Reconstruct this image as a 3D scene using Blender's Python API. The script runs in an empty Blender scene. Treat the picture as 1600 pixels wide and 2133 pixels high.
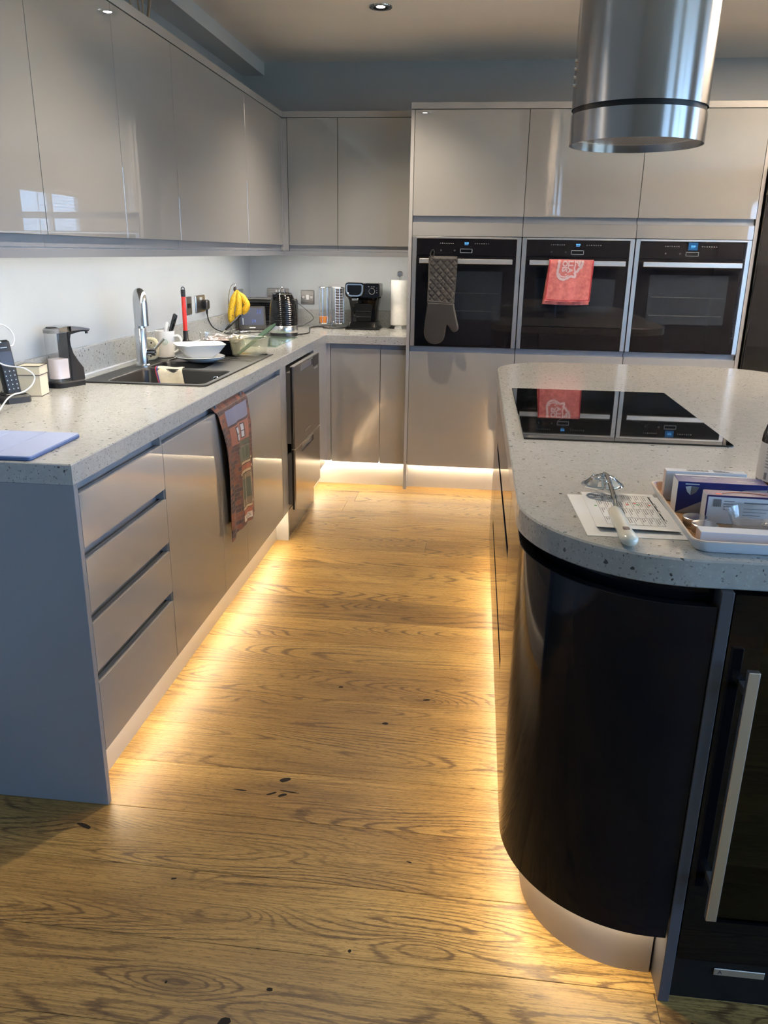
import bpy, bmesh, math, random
from mathutils import Vector, Matrix, noise
random.seed(7)
S = bpy.context.scene
COL = S.collection
PI = math.pi

# ---------------------------------------------------------------- camera
cam = bpy.data.cameras.new('camera')
camo = bpy.data.objects.new('camera', cam)
COL.objects.link(camo)
S.camera = camo
CP = Vector((1.5032, -1.6293, 1.3693))
yaw, pit, rol = -0.1145, -0.3153, 0.0154
fw = Vector((math.sin(yaw) * math.cos(pit), math.cos(yaw) * math.cos(pit), math.sin(pit)))
rt = Vector((math.cos(yaw), -math.sin(yaw), 0))
up = rt.cross(fw)
r2 = rt * math.cos(rol) + up * math.sin(rol)
u2 = -rt * math.sin(rol) + up * math.cos(rol)
m = Matrix.Identity(4)
for i in range(3):
    m[i][0], m[i][1], m[i][2], m[i][3] = r2[i], u2[i], -fw[i], CP[i]
camo.matrix_world = m
cam.sensor_fit = 'HORIZONTAL'
cam.sensor_width = 36.0
cam.lens = 1659.5 / 1600 * 36.0
cam.clip_start = 0.02

# ---------------------------------------------------------------- world, exposure
W = bpy.data.worlds.new('sky')
S.world = W
W.use_nodes = True
wn = W.node_tree
bg = wn.nodes['Background']
tc = wn.nodes.new('ShaderNodeTexCoord')
sep = wn.nodes.new('ShaderNodeSeparateXYZ')
rp = wn.nodes.new('ShaderNodeValToRGB')
rp.color_ramp.elements[0].position = 0.46
rp.color_ramp.elements[0].color = (0.16, 0.22, 0.25, 1)
rp.color_ramp.elements[1].position = 0.56
rp.color_ramp.elements[1].color = (0.31, 0.57, 1.0, 1)
mp = wn.nodes.new('ShaderNodeMath')
mp.operation = 'MULTIPLY_ADD'
mp.inputs[1].default_value = 0.5
mp.inputs[2].default_value = 0.5
wn.links.new(tc.outputs['Generated'], sep.inputs[0])
wn.links.new(sep.outputs['Z'], mp.inputs[0])
wn.links.new(mp.outputs[0], rp.inputs[0])
wn.links.new(rp.outputs[0], bg.inputs[0])
SKY = 8.0
bg.inputs[1].default_value = SKY
S.view_settings.view_transform = 'Standard'
S.view_settings.look = 'None'
S.view_settings.exposure = 1.38
S.view_settings.gamma = 1.0
S.view_settings.use_curve_mapping = False
S.cycles.use_denoising = True
S.cycles.max_bounces = 8
S.cycles.diffuse_bounces = 4
S.cycles.glossy_bounces = 5
S.cycles.transparent_max_bounces = 12
S.cycles.caustics_reflective = False
S.cycles.caustics_refractive = False
S.cycles.sample_clamp_indirect = 6.0
LED_PLINTH = 62.0       # radiance of the warm tape under the base units
LED_UPPER = 62.0        # radiance of the tape under the wall units
UP_W = 2200.0             # watts of the added, unseen uplighter that brightens the ceiling
SPOT_W = 38.0           # each ceiling downlight
WARM = (1.0, 0.80, 0.54)
NEUTRAL = (1.0, 0.92, 0.80)

# ---------------------------------------------------------------- room sizes (metres)
RX, RY0, D, ZC = 4.9, -5.2, 3.62, 2.437
H, HB = 0.908, 0.860                # worktop top and underside
XF = 0.6107                         # front plane of the left run
YF = 3.035                          # front plane of the back run
YT = 3.0085                         # front plane of the tall units
XT = 1.0827                         # left face of the tall units
XU, YU = 0.3207, 3.268              # fronts of the wall units
PW = 0.1935                         # floor plank width

# ================================================================ materials
def new_mat(name):
    mt = bpy.data.materials.new(name)
    mt.use_nodes = True
    nt = mt.node_tree
    return mt, nt, nt.nodes['Principled BSDF']

def pm(name, col, rough=0.5, metal=0.0, spec=0.5, coat=0.0, trans=0.0, ior=1.5, emit=None, estr=0.0, aniso=0.0, sheen=0.0):
    mt, nt, p = new_mat(name)
    p.inputs['Base Color'].default_value = (*col, 1)
    p.inputs['Roughness'].default_value = rough
    p.inputs['Metallic'].default_value = metal
    p.inputs['Specular IOR Level'].default_value = spec
    p.inputs['Coat Weight'].default_value = coat
    p.inputs['Coat Roughness'].default_value = 0.03
    p.inputs['Transmission Weight'].default_value = trans
    p.inputs['IOR'].default_value = ior
    p.inputs['Anisotropic'].default_value = aniso
    p.inputs['Sheen Weight'].default_value = sheen
    if emit:
        p.inputs['Emission Color'].default_value = (*emit, 1)
        p.inputs['Emission Strength'].default_value = estr
    return mt

def N(nt, t, **kw):
    n = nt.nodes.new(t)
    for k, v in kw.items():
        setattr(n, k, v)
    return n

def mathn(nt, op, a, b=None, c=None):
    n = nt.nodes.new('ShaderNodeMath')
    n.operation = op
    for i, v in enumerate((a, b, c)):
        if v is None: continue
        if isinstance(v, (int, float)): n.inputs[i].default_value = v
        else: nt.links.new(v, n.inputs[i])
    return n.outputs[0]

def ramp(nt, fac, stops, interp='LINEAR'):
    r = nt.nodes.new('ShaderNodeValToRGB')
    cr = r.color_ramp
    cr.interpolation = interp
    while len(cr.elements) < len(stops): cr.elements.new(0.5)
    for e, (p, c) in zip(cr.elements, stops):
        e.position = p
        e.color = (*c, 1) if len(c) == 3 else c
    nt.links.new(fac, r.inputs[0])
    return r.outputs[0]

def mixc(nt, fac, a, b, blend='MIX'):
    n = nt.nodes.new('ShaderNodeMix')
    n.data_type = 'RGBA'
    n.blend_type = blend
    for sock, v in ((n.inputs[0], fac), (n.inputs[6], a), (n.inputs[7], b)):
        if isinstance(v, (int, float)): sock.default_value = v
        elif isinstance(v, tuple): sock.default_value = (*v, 1)
        else: nt.links.new(v, sock)
    return n.outputs[2]

def bump(nt, p, height, strength=0.2, dist=0.001):
    b = nt.nodes.new('ShaderNodeBump')
    b.inputs['Strength'].default_value = strength
    b.inputs['Distance'].default_value = dist
    nt.links.new(height, b.inputs['Height'])
    nt.links.new(b.outputs[0], p.inputs['Normal'])

def noise_tex(nt, vec, scale, detail=2, rough=0.5, dist=0.0):
    n = nt.nodes.new('ShaderNodeTexNoise')
    n.inputs['Scale'].default_value = scale
    n.inputs['Detail'].default_value = detail
    n.inputs['Roughness'].default_value = rough
    n.inputs['Distortion'].default_value = dist
    if vec is not None: nt.links.new(vec, n.inputs['Vector'])
    return n.outputs[0]

def mapping(nt, vec, scale=(1, 1, 1), loc=(0, 0, 0), rot=(0, 0, 0)):
    mpn = nt.nodes.new('ShaderNodeMapping')
    mpn.inputs['Scale'].default_value = scale
    mpn.inputs['Location'].default_value = loc
    mpn.inputs['Rotation'].default_value = rot
    nt.links.new(vec, mpn.inputs['Vector'])
    return mpn.outputs[0]

# --- oak floor: contour lines of a stretched field give the cathedral grain, real knots bend it
KNOTS = [  # world x, y, bump, size along x, size along y, darkness
    (1.045, 0.135, 0.55, 0.085, 0.030, 0.75), (1.17, 0.115, 0.35, 0.10, 0.035, 0.45), (0.93, 0.10, 0.30, 0.06, 0.02, 0.25),
    (1.04, -0.30, 0.50, 0.06, 0.028, 0.15), (0.98, -0.485, 0.55, 0.07, 0.035, 0.6), (1.07, -0.56, 0.45, 0.055, 0.030, 0.8),
    (0.60, -0.075, 0.4, 0.06, 0.03, 0.6), (1.40, -0.10, 0.45, 0.06, 0.03, 0.1), (0.87, -0.22, 0.3, 0.05, 0.025, 0.5),
    (1.45, -0.33, 0.45, 0.06, 0.03, 0.1), (1.10, 0.66, 0.4, 0.06, 0.025, 0.4), (1.38, 0.62, 0.35, 0.05, 0.022, 0.4),
    (1.27, 0.47, 0.35, 0.05, 0.02, 0.4), (1.50, 0.57, 0.3, 0.05, 0.02, 0.2), (0.52, -0.62, 0.5, 0.08, 0.04, 0.8),
    (1.28, 1.32, 0.3, 0.05, 0.02, 0.4), (0.83, 0.55, 0.3, 0.05, 0.02, 0.2), (2.0, -0.45, 0.5, 0.07, 0.03, 0.8),
]
def oak_floor():
    mt, nt, p = new_mat('oak_floor')
    geo = N(nt, 'ShaderNodeNewGeometry')
    oi = N(nt, 'ShaderNodeObjectInfo')
    sx = N(nt, 'ShaderNodeSeparateXYZ')
    nt.links.new(geo.outputs['Position'], sx.inputs[0])
    X, Y, R = sx.outputs[0], sx.outputs[1], oi.outputs['Random']
    r100 = mathn(nt, 'MULTIPLY', R, 63.7)
    def vec(kx, ky, kz=1.0):
        c = N(nt, 'ShaderNodeCombineXYZ')
        nt.links.new(mathn(nt, 'MULTIPLY', X, kx), c.inputs[0])
        nt.links.new(mathn(nt, 'MULTIPLY', Y, ky), c.inputs[1])
        nt.links.new(mathn(nt, 'MULTIPLY', r100, kz), c.inputs[2])
        return c.outputs[0]
    field = noise_tex(nt, vec(0.80, 5.0), 1.0, 1.5, 0.45, 0.2)
    dark = None
    for kx, ky, amp, sx_, sy_, dk in KNOTS:
        dx = mathn(nt, 'DIVIDE', mathn(nt, 'SUBTRACT', X, kx), sx_ * 1.5)
        dy = mathn(nt, 'DIVIDE', mathn(nt, 'SUBTRACT', Y, ky), sy_)
        q = mathn(nt, 'ADD', mathn(nt, 'MULTIPLY', dx, dx), mathn(nt, 'MULTIPLY', dy, dy))
        g = mathn(nt, 'POWER', 2.718, mathn(nt, 'MULTIPLY', q, -1.0))
        field = mathn(nt, 'MULTIPLY_ADD', g, amp * 0.16, field)
        gd = mathn(nt, 'MULTIPLY', mathn(nt, 'POWER', 2.718, mathn(nt, 'MULTIPLY', q, -1.6)), dk)
        dark = gd if dark is None else mathn(nt, 'MAXIMUM', dark, gd)
    warp = noise_tex(nt, vec(34, 210), 1.0, 3, 0.6)
    f2 = mathn(nt, 'MULTIPLY_ADD', warp, 0.015, field)
    rings = mathn(nt, 'PINGPONG', mathn(nt, 'MULTIPLY', f2, 78.0), 1.0)
    line = ramp(nt, rings, [(0.0, (0, 0, 0)), (0.62, (0.05,) * 3), (0.84, (0.85,) * 3), (1.0, (1, 1, 1))])
    breakup = noise_tex(nt, vec(2.2, 11), 1.0, 2)
    brk = ramp(nt, breakup, [(0.40, (0.14,) * 3), (0.57, (1, 1, 1))])
    line = mixc(nt, 1.0, line, brk, 'MULTIPLY')
    fibre = noise_tex(nt, vec(5, 360), 1.0, 3, 0.65)
    fleck = noise_tex(nt, vec(70, 420), 1.0, 2, 0.55)
    tone = noise_tex(nt, vec(1.3, 4.5), 1.0, 2)
    base = ramp(nt, tone, [(0.28, (0.265, 0.150, 0.044)), (0.52, (0.365, 0.222, 0.068)), (0.74, (0.45, 0.285, 0.092))])
    pt = ramp(nt, R, [(0.0, (0.80, 0.79, 0.78)), (0.5, (1.0, 1.0, 1.0)), (1.0, (1.14, 1.12, 1.08))])
    base = mixc(nt, 1.0, base, pt, 'MULTIPLY')
    c1 = mixc(nt, mathn(nt, 'MULTIPLY', line, 0.86), base, (0.085, 0.040, 0.013))
    fb = ramp(nt, fibre, [(0.36, (0.50, 0.47, 0.43)), (0.54, (1.0,) * 3), (0.8, (1.16,) * 3)])
    c2 = mixc(nt, 0.9, c1, fb, 'MULTIPLY')
    fl = ramp(nt, fleck, [(0.32, (0.50, 0.48, 0.44)), (0.47, (1,) * 3), (0.64, (1.0,) * 3), (0.76, (1.28, 1.26, 1.2))])
    c3 = mixc(nt, 0.8, c2, fl, 'MULTIPLY')
    c4 = mixc(nt, mathn(nt, 'MULTIPLY', dark, 0.75), c3, (0.06, 0.032, 0.014))
    nt.links.new(c4, p.inputs['Base Color'])
    p.inputs['Roughness'].default_value = 0.42
    p.inputs['Specular IOR Level'].default_value = 0.4
    bump(nt, p, fibre, 0.12, 0.0006)
    return mt

def quartz(name, base, fleck_col, pale):
    mt, nt, p = new_mat(name)
    t = N(nt, 'ShaderNodeNewGeometry').outputs['Position']
    dn = N(nt, 'ShaderNodeTexNoise')
    dn.inputs['Scale'].default_value = 170
    dn.inputs['Detail'].default_value = 2
    nt.links.new(t, dn.inputs['Vector'])
    dv = N(nt, 'ShaderNodeVectorMath')
    dv.operation = 'MULTIPLY_ADD'
    dv.inputs[1].default_value = (0.009, 0.009, 0.009)
    nt.links.new(dn.outputs['Color'], dv.inputs[0])
    nt.links.new(t, dv.inputs[2])
    tw = dv.outputs[0]
    def chips(scale, thr, seed, soft=0.05, keep=0.6):
        v = N(nt, 'ShaderNodeTexVoronoi')
        v.inputs['Scale'].default_value = scale
        nt.links.new(mapping(nt, tw, (1, 1.15, 1), (seed, seed * 1.7, seed * 0.3)), v.inputs['Vector'])
        sc = N(nt, 'ShaderNodeSeparateColor')
        nt.links.new(v.outputs['Color'], sc.inputs[0])
        size = mathn(nt, 'MULTIPLY_ADD', sc.outputs[1], 0.9, 0.25)
        near = ramp(nt, mathn(nt, 'DIVIDE', v.outputs['Distance'], size), [(0.0, (1, 1, 1)), (thr, (1, 1, 1)), (thr + soft, (0, 0, 0))])
        pick = mathn(nt, 'GREATER_THAN', sc.outputs[0], keep)
        return mathn(nt, 'MULTIPLY', near, pick)
    a = chips(80, 0.26, 3.1, 0.05, 0.80)
    b = chips(190, 0.34, 7.7, 0.08, 0.66)
    c = chips(230, 0.40, 1.3, 0.1, 0.72)
    cloud = noise_tex(nt, t, 60, 3)
    bc = ramp(nt, cloud, [(0.3, tuple(x * 0.93 for x in base)), (0.7, tuple(min(1, x * 1.05) for x in base))])
    k = mixc(nt, mathn(nt, 'MULTIPLY', c, 0.40), bc, pale)
    k = mixc(nt, mathn(nt, 'MULTIPLY', b, 0.62), k, tuple(x * 3.0 for x in fleck_col))
    k = mixc(nt, mathn(nt, 'MULTIPLY', a, 0.90), k, fleck_col)
    nt.links.new(k, p.inputs['Base Color'])
    p.inputs['Roughness'].default_value = 0.16
    p.inputs['Specular IOR Level'].default_value = 0.5
    return mt

def brushed(name, col, rough, axis=2, amount=0.06):
    mt, nt, p = new_mat(name)
    t = N(nt, 'ShaderNodeTexCoord').outputs['Object']
    sc = [1400, 1400, 1400]
    sc[axis] = 6
    n = noise_tex(nt, mapping(nt, t, tuple(sc)), 1.0, 2)
    r = mathn(nt, 'MULTIPLY_ADD', n, amount * 2, rough - amount)
    nt.links.new(r, p.inputs['Roughness'])
    p.inputs['Base Color'].default_value = (*col, 1)
    p.inputs['Metallic'].default_value = 1.0
    return mt

def painted(name, col, rough=0.6, bstr=0.06):
    mt, nt, p = new_mat(name)
    t = N(nt, 'ShaderNodeNewGeometry').outputs['Position']
    n = noise_tex(nt, t, 140, 3)
    big = noise_tex(nt, t, 2.5, 2)
    c = ramp(nt, big, [(0.3, tuple(x * 0.97 for x in col)), (0.7, tuple(min(1, x * 1.03) for x in col))])
    nt.links.new(c, p.inputs['Base Color'])
    p.inputs['Roughness'].default_value = rough
    bump(nt, p, n, bstr, 0.0006)
    return mt

def cloth_mat(name, col, scale=900, var=0.25, rough=0.9, col2=None):
    mt, nt, p = new_mat(name)
    t = N(nt, 'ShaderNodeTexCoord').outputs['Object']
    n = noise_tex(nt, t, scale, 2)
    big = noise_tex(nt, t, 45, 4, 0.6)
    f = mathn(nt, 'ADD', mathn(nt, 'MULTIPLY', n, 0.4), mathn(nt, 'MULTIPLY', big, 0.6))
    lo = tuple(x * (1 - var) for x in col)
    hi = col2 or tuple(min(1, x * (1 + var)) for x in col)
    nt.links.new(ramp(nt, f, [(0.35, lo), (0.65, hi)]), p.inputs['Base Color'])
    p.inputs['Roughness'].default_value = rough
    p.inputs['Sheen Weight'].default_value = 0.25
    bump(nt, p, n, 0.35, 0.0006)
    return mt

def thin_glass(name, tint=(1, 1, 1), refl=1.0, rough=0.02, milk=0.0, milkcol=(0.8, 0.8, 0.8)):
    mt = bpy.data.materials.new(name)
    mt.use_nodes = True
    nt = mt.node_tree
    nt.nodes.remove(nt.nodes['Principled BSDF'])
    out = nt.nodes['Material Output']
    tr = N(nt, 'ShaderNodeBsdfTransparent')
    tr.inputs[0].default_value = (*tint, 1)
    body = tr.outputs[0]
    if milk:
        df = N(nt, 'ShaderNodeBsdfDiffuse')
        df.inputs[0].default_value = (*milkcol, 1)
        tl = N(nt, 'ShaderNodeBsdfTranslucent')
        tl.inputs[0].default_value = (*milkcol, 1)
        m1 = N(nt, 'ShaderNodeMixShader')
        m1.inputs[0].default_value = 0.5
        nt.links.new(df.outputs[0], m1.inputs[1])
        nt.links.new(tl.outputs[0], m1.inputs[2])
        m2 = N(nt, 'ShaderNodeMixShader')
        m2.inputs[0].default_value = milk
        nt.links.new(body, m2.inputs[1])
        nt.links.new(m1.outputs[0], m2.inputs[2])
        body = m2.outputs[0]
    gl = N(nt, 'ShaderNodeBsdfGlossy')
    gl.inputs['Roughness'].default_value = rough
    lw = N(nt, 'ShaderNodeLayerWeight')
    lw.inputs[0].default_value = 0.5
    f5 = mathn(nt, 'POWER', lw.outputs['Facing'], 5.0)
    fr = mathn(nt, 'MINIMUM', mathn(nt, 'MULTIPLY', mathn(nt, 'MULTIPLY_ADD', f5, 0.9, 0.045), refl), 1.0)
    mx = N(nt, 'ShaderNodeMixShader')
    nt.links.new(fr, mx.inputs[0])
    nt.links.new(body, mx.inputs[1])
    nt.links.new(gl.outputs[0], mx.inputs[2])
    nt.links.new(mx.outputs[0], out.inputs[0])
    return mt

def emat(name, col, strength):
    mt = bpy.data.materials.new(name)
    mt.use_nodes = True
    nt = mt.node_tree
    nt.nodes.remove(nt.nodes['Principled BSDF'])
    e = N(nt, 'ShaderNodeEmission')
    e.inputs[0].default_value = (*col, 1)
    e.inputs[1].default_value = strength
    nt.links.new(e.outputs[0], nt.nodes['Material Output'].inputs[0])
    return mt

M = {}
M['oak'] = oak_floor()
M['subfloor'] = pm('subfloor', (0.05, 0.03, 0.015), 0.9)
M['gloss'] = pm('cashmere_gloss', (0.325, 0.316, 0.303), 0.006, spec=0.5, ior=2.4)
M['panel'] = pm('cashmere_panel', (0.35, 0.345, 0.34), 0.22)
M['panel_near'] = pm('shaded_cashmere_panel', (0.235, 0.245, 0.265), 0.25)  # cashmere panel again, with shade and bluish daylight put into its colour
M['rail'] = pm('handle_rail_grey', (0.27, 0.28, 0.30), 0.18, spec=0.6)
M['carcass'] = pm('carcass_dark', (0.035, 0.033, 0.032), 0.6)
M['plinth'] = pm('plinth_pale', (0.55, 0.53, 0.50), 0.28)
M['graphite'] = pm('graphite_gloss', (0.005, 0.006, 0.010), 0.07, spec=0.20)
M['graphite_panel'] = pm('graphite_panel', (0.075, 0.073, 0.08), 0.3, spec=0.25)
M['graphite_plinth'] = pm('graphite_plinth', (0.36, 0.335, 0.315), 0.3)
M['quartz'] = quartz('speckled_quartz', (0.37, 0.368, 0.347), (0.038, 0.032, 0.029), (0.52, 0.52, 0.50))
M['wall'] = painted('wall_paint_grey', (0.40, 0.425, 0.44), 0.45)
M['wall_far'] = painted('wall_paint_far', (0.15, 0.16, 0.17), 0.6)
M['ceil'] = painted('ceiling_white', (0.86, 0.84, 0.81), 0.8)
M['beam'] = painted('beam_white', (0.62, 0.63, 0.64), 0.7)
M['steel'] = brushed('brushed_steel', (0.66, 0.64, 0.62), 0.36, 2)
M['steelx'] = brushed('brushed_steel_across', (0.74, 0.71, 0.67), 0.40, 0)
M['steely'] = brushed('brushed_steel_door', (0.36, 0.345, 0.33), 0.20, 1)
def hood_mat():
    mt, nt, p = new_mat('brushed_steel_hood')
    p.inputs['Base Color'].default_value = (0.40, 0.40, 0.41, 1)
    p.inputs['Metallic'].default_value = 1.0
    p.inputs['Roughness'].default_value = 0.26
    p.inputs['Anisotropic'].default_value = 0.92
    p.inputs['Anisotropic Rotation'].default_value = 0.25
    tg = N(nt, 'ShaderNodeTangent', direction_type='RADIAL', axis='Z')
    nt.links.new(tg.outputs[0], p.inputs['Tangent'])
    return mt
M['hood'] = hood_mat()
M['chrome'] = pm('chrome', (0.80, 0.80, 0.80), 0.06, 1.0)
M['chrome_sat'] = pm('chrome_satin', (0.74, 0.73, 0.71), 0.22, 1.0)
M['wire'] = pm('wire_chrome', (0.62, 0.60, 0.60), 0.2, 1.0)
M['socket'] = brushed('socket_plate_steel', (0.46, 0.44, 0.42), 0.28, 0)
M['blackglass'] = pm('black_glass', (0.003, 0.003, 0.004), 0.02, spec=0.28)
M['ovenwin'] = pm('oven_window_glass', (0.007, 0.009, 0.013), 0.03, spec=0.4)
M['hobglass'] = pm('hob_glass', (0.004, 0.004, 0.004), 0.02, spec=0.7)
M['ring'] = pm('hob_zone_print', (0.007, 0.007, 0.007), 0.05, spec=0.6)
M['black'] = pm('black_plastic', (0.008, 0.008, 0.009), 0.34, spec=0.35)
M['blackgloss'] = pm('black_gloss_plastic', (0.004, 0.004, 0.0045), 0.06, spec=0.35)
M['blacksatin'] = pm('black_satin', (0.006, 0.006, 0.0075), 0.5, spec=0.2)
M['darkgrey'] = pm('dark_grey_plastic', (0.020, 0.0195, 0.019), 0.45, spec=0.35)
M['midgrey'] = pm('mid_grey_plastic', (0.16, 0.16, 0.165), 0.45)
M['sink'] = pm('sink_composite', (0.008, 0.0077, 0.0075), 0.36, spec=0.35)
M['white'] = pm('white_ceramic', (0.78, 0.77, 0.74), 0.12)
M['whiteplastic'] = pm('white_plastic', (0.78, 0.78, 0.77), 0.35)
M['paper'] = pm('white_paper', (0.74, 0.74, 0.73), 0.8)
M['ink'] = pm('grey_ink', (0.20, 0.20, 0.21), 0.8)
M['inkdark'] = pm('dark_ink', (0.05, 0.05, 0.06), 0.8)
M['inkred'] = pm('red_ink', (0.75, 0.16, 0.12), 0.8)
M['inkgreen'] = pm('green_ink', (0.10, 0.35, 0.14), 0.8)
M['cream'] = pm('cream_card', (0.70, 0.62, 0.46), 0.55)
M['creamhandle'] = pm('cream_plastic', (0.66, 0.63, 0.52), 0.18)
M['edgebrown'] = pm('dark_brown_edge', (0.035, 0.02, 0.018), 0.6)
M['red'] = pm('red_plastic', (0.72, 0.035, 0.022), 0.3)
M['orange'] = pm('orange_plastic', (0.85, 0.28, 0.05), 0.35)
M['blue_case'] = pm('lavender_blue_case', (0.24, 0.30, 0.48), 0.55)
M['blue_dark'] = pm('blue_case_side', (0.07, 0.12, 0.26), 0.5)
M['navy'] = pm('navy_card', (0.004, 0.014, 0.13), 0.4)
M['purple'] = pm('purple_card', (0.028, 0.012, 0.09), 0.4)
M['taupe'] = pm('taupe_card', (0.36, 0.31, 0.29), 0.5)
M['card'] = pm('white_card', (0.68, 0.68, 0.70), 0.5)
M['pinkcard'] = pm('pinkish_card', (0.55, 0.43, 0.38), 0.5)
M['silverprint'] = pm('silver_print', (0.50, 0.55, 0.60), 0.4)
M['goldprint'] = pm('copper_print', (0.45, 0.16, 0.08), 0.4)
M['traywood'] = pm('tray_wood_inside', (0.50, 0.27, 0.12), 0.35)
M['traywhite'] = pm('tray_white_outside', (0.66, 0.68, 0.72), 0.35)
M['traylip'] = pm('tray_lip', (0.70, 0.58, 0.48), 0.4)
M['glass'] = thin_glass('clear_glass')
M['glassgreen'] = thin_glass('green_tinted_glass', (0.90, 0.97, 0.93), 1.0, 0.02, 0.12, (0.55, 0.75, 0.66))
M['plasticclear'] = thin_glass('clear_plastic', (0.96, 0.955, 0.94), 1.2, 0.05, 0.07)
M['boxclear'] = thin_glass('yellowish_clear_box', (0.985, 0.98, 0.93), 1.3, 0.05, 0.10, (0.75, 0.73, 0.55))
M['film'] = thin_glass('wrinkled_film', (0.95, 0.93, 0.92), 1.6, 0.15, 0.35, (0.62, 0.56, 0.54))
M['soap'] = pm('pink_soap', (0.80, 0.70, 0.70), 0.3)
M['greenblade'] = pm('green_silicone', (0.004, 0.034, 0.014), 0.6, spec=0.12)
M['corky'] = pm('cork_brown', (0.45, 0.24, 0.07), 0.7)
M['label'] = pm('bottle_label', (0.60, 0.60, 0.58), 0.5)
M['brownglass'] = pm('dark_brown_bottle', (0.012, 0.009, 0.006), 0.05)
M['mitt'] = pm('grey_silicone', (0.013, 0.013, 0.014), 0.5, spec=0.25)
M['quilt'] = cloth_mat('grey_quilted_cotton', (0.011, 0.0103, 0.0103), 1200, 0.2)
M['redcloth'] = cloth_mat('red_terry', (0.50, 0.105, 0.105), 700, 0.30, 0.95, (0.68, 0.22, 0.20))
M['redhem'] = pm('dark_red_hem', (0.30, 0.02, 0.03), 0.9)
M['towelprint'] = pm('faded_white_print', (0.66, 0.50, 0.50), 0.9)
M['beigecloth'] = cloth_mat('beige_dish_cloth', (0.62, 0.56, 0.42), 800, 0.12)
M['stripered'] = pm('red_stripe', (0.45, 0.04, 0.05), 0.9)
M['stripeblue'] = pm('blue_stripe', (0.03, 0.05, 0.30), 0.9)
M['tissue'] = cloth_mat('kitchen_paper', (0.78, 0.77, 0.73), 300, 0.06)
M['sponge'] = cloth_mat('scouring_sponge', (0.40, 0.36, 0.24), 260, 0.45)
M['spongeyellow'] = cloth_mat('yellow_sponge', (0.72, 0.58, 0.30), 260, 0.2)
M['reed'] = pm('dry_reed', (0.45, 0.36, 0.26), 0.8)
M['knot'] = pm('knot_filler', (0.010, 0.007, 0.005), 0.7, spec=0.2)
M['screen'] = pm('lcd_screen', (0.035, 0.040, 0.052), 0.12, emit=(0.16, 0.20, 0.34), estr=0.10)
M['lcd'] = emat('lcd_digits', (0.16, 0.27, 0.75), 0.32)
M['ovenlcd'] = emat('oven_display_blue', (0.10, 0.35, 0.75), 0.8)
M['ovenpanel'] = emat('oven_display_panel', (0.02, 0.07, 0.16), 0.7)
M['ledwhite'] = emat('white_led_lit', (0.85, 0.9, 1.0), 1.2)
M['led_plinth'] = emat('warm_led_tape', WARM, LED_PLINTH)
M['led_upper'] = emat('neutral_led_tape', NEUTRAL, LED_UPPER)
M['spot_lens'] = emat('downlight_lens', (1.0, 0.92, 0.80), 14.0)
M['blind'] = pm('blind_slat', (0.55, 0.60, 0.66), 0.5)
M['frame_white'] = pm('window_frame_white', (0.7, 0.7, 0.7), 0.4)
M['leafskin'] = None

def banana_mat():
    mt, nt, p = new_mat('banana_skin')
    t = N(nt, 'ShaderNodeTexCoord').outputs['Object']
    n = noise_tex(nt, t, 190, 3, 0.6)
    big = noise_tex(nt, t, 24, 2)
    f = mathn(nt, 'ADD', mathn(nt, 'MULTIPLY', n, 0.75), mathn(nt, 'MULTIPLY', big, 0.25))
    nt.links.new(ramp(nt, f, [(0.36, (0.20, 0.09, 0.01)), (0.44, (0.72, 0.43, 0.02)), (0.6, (0.82, 0.52, 0.025))]), p.inputs['Base Color'])
    p.inputs['Roughness'].default_value = 0.42
    return mt
M['banana'] = banana_mat()

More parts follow.
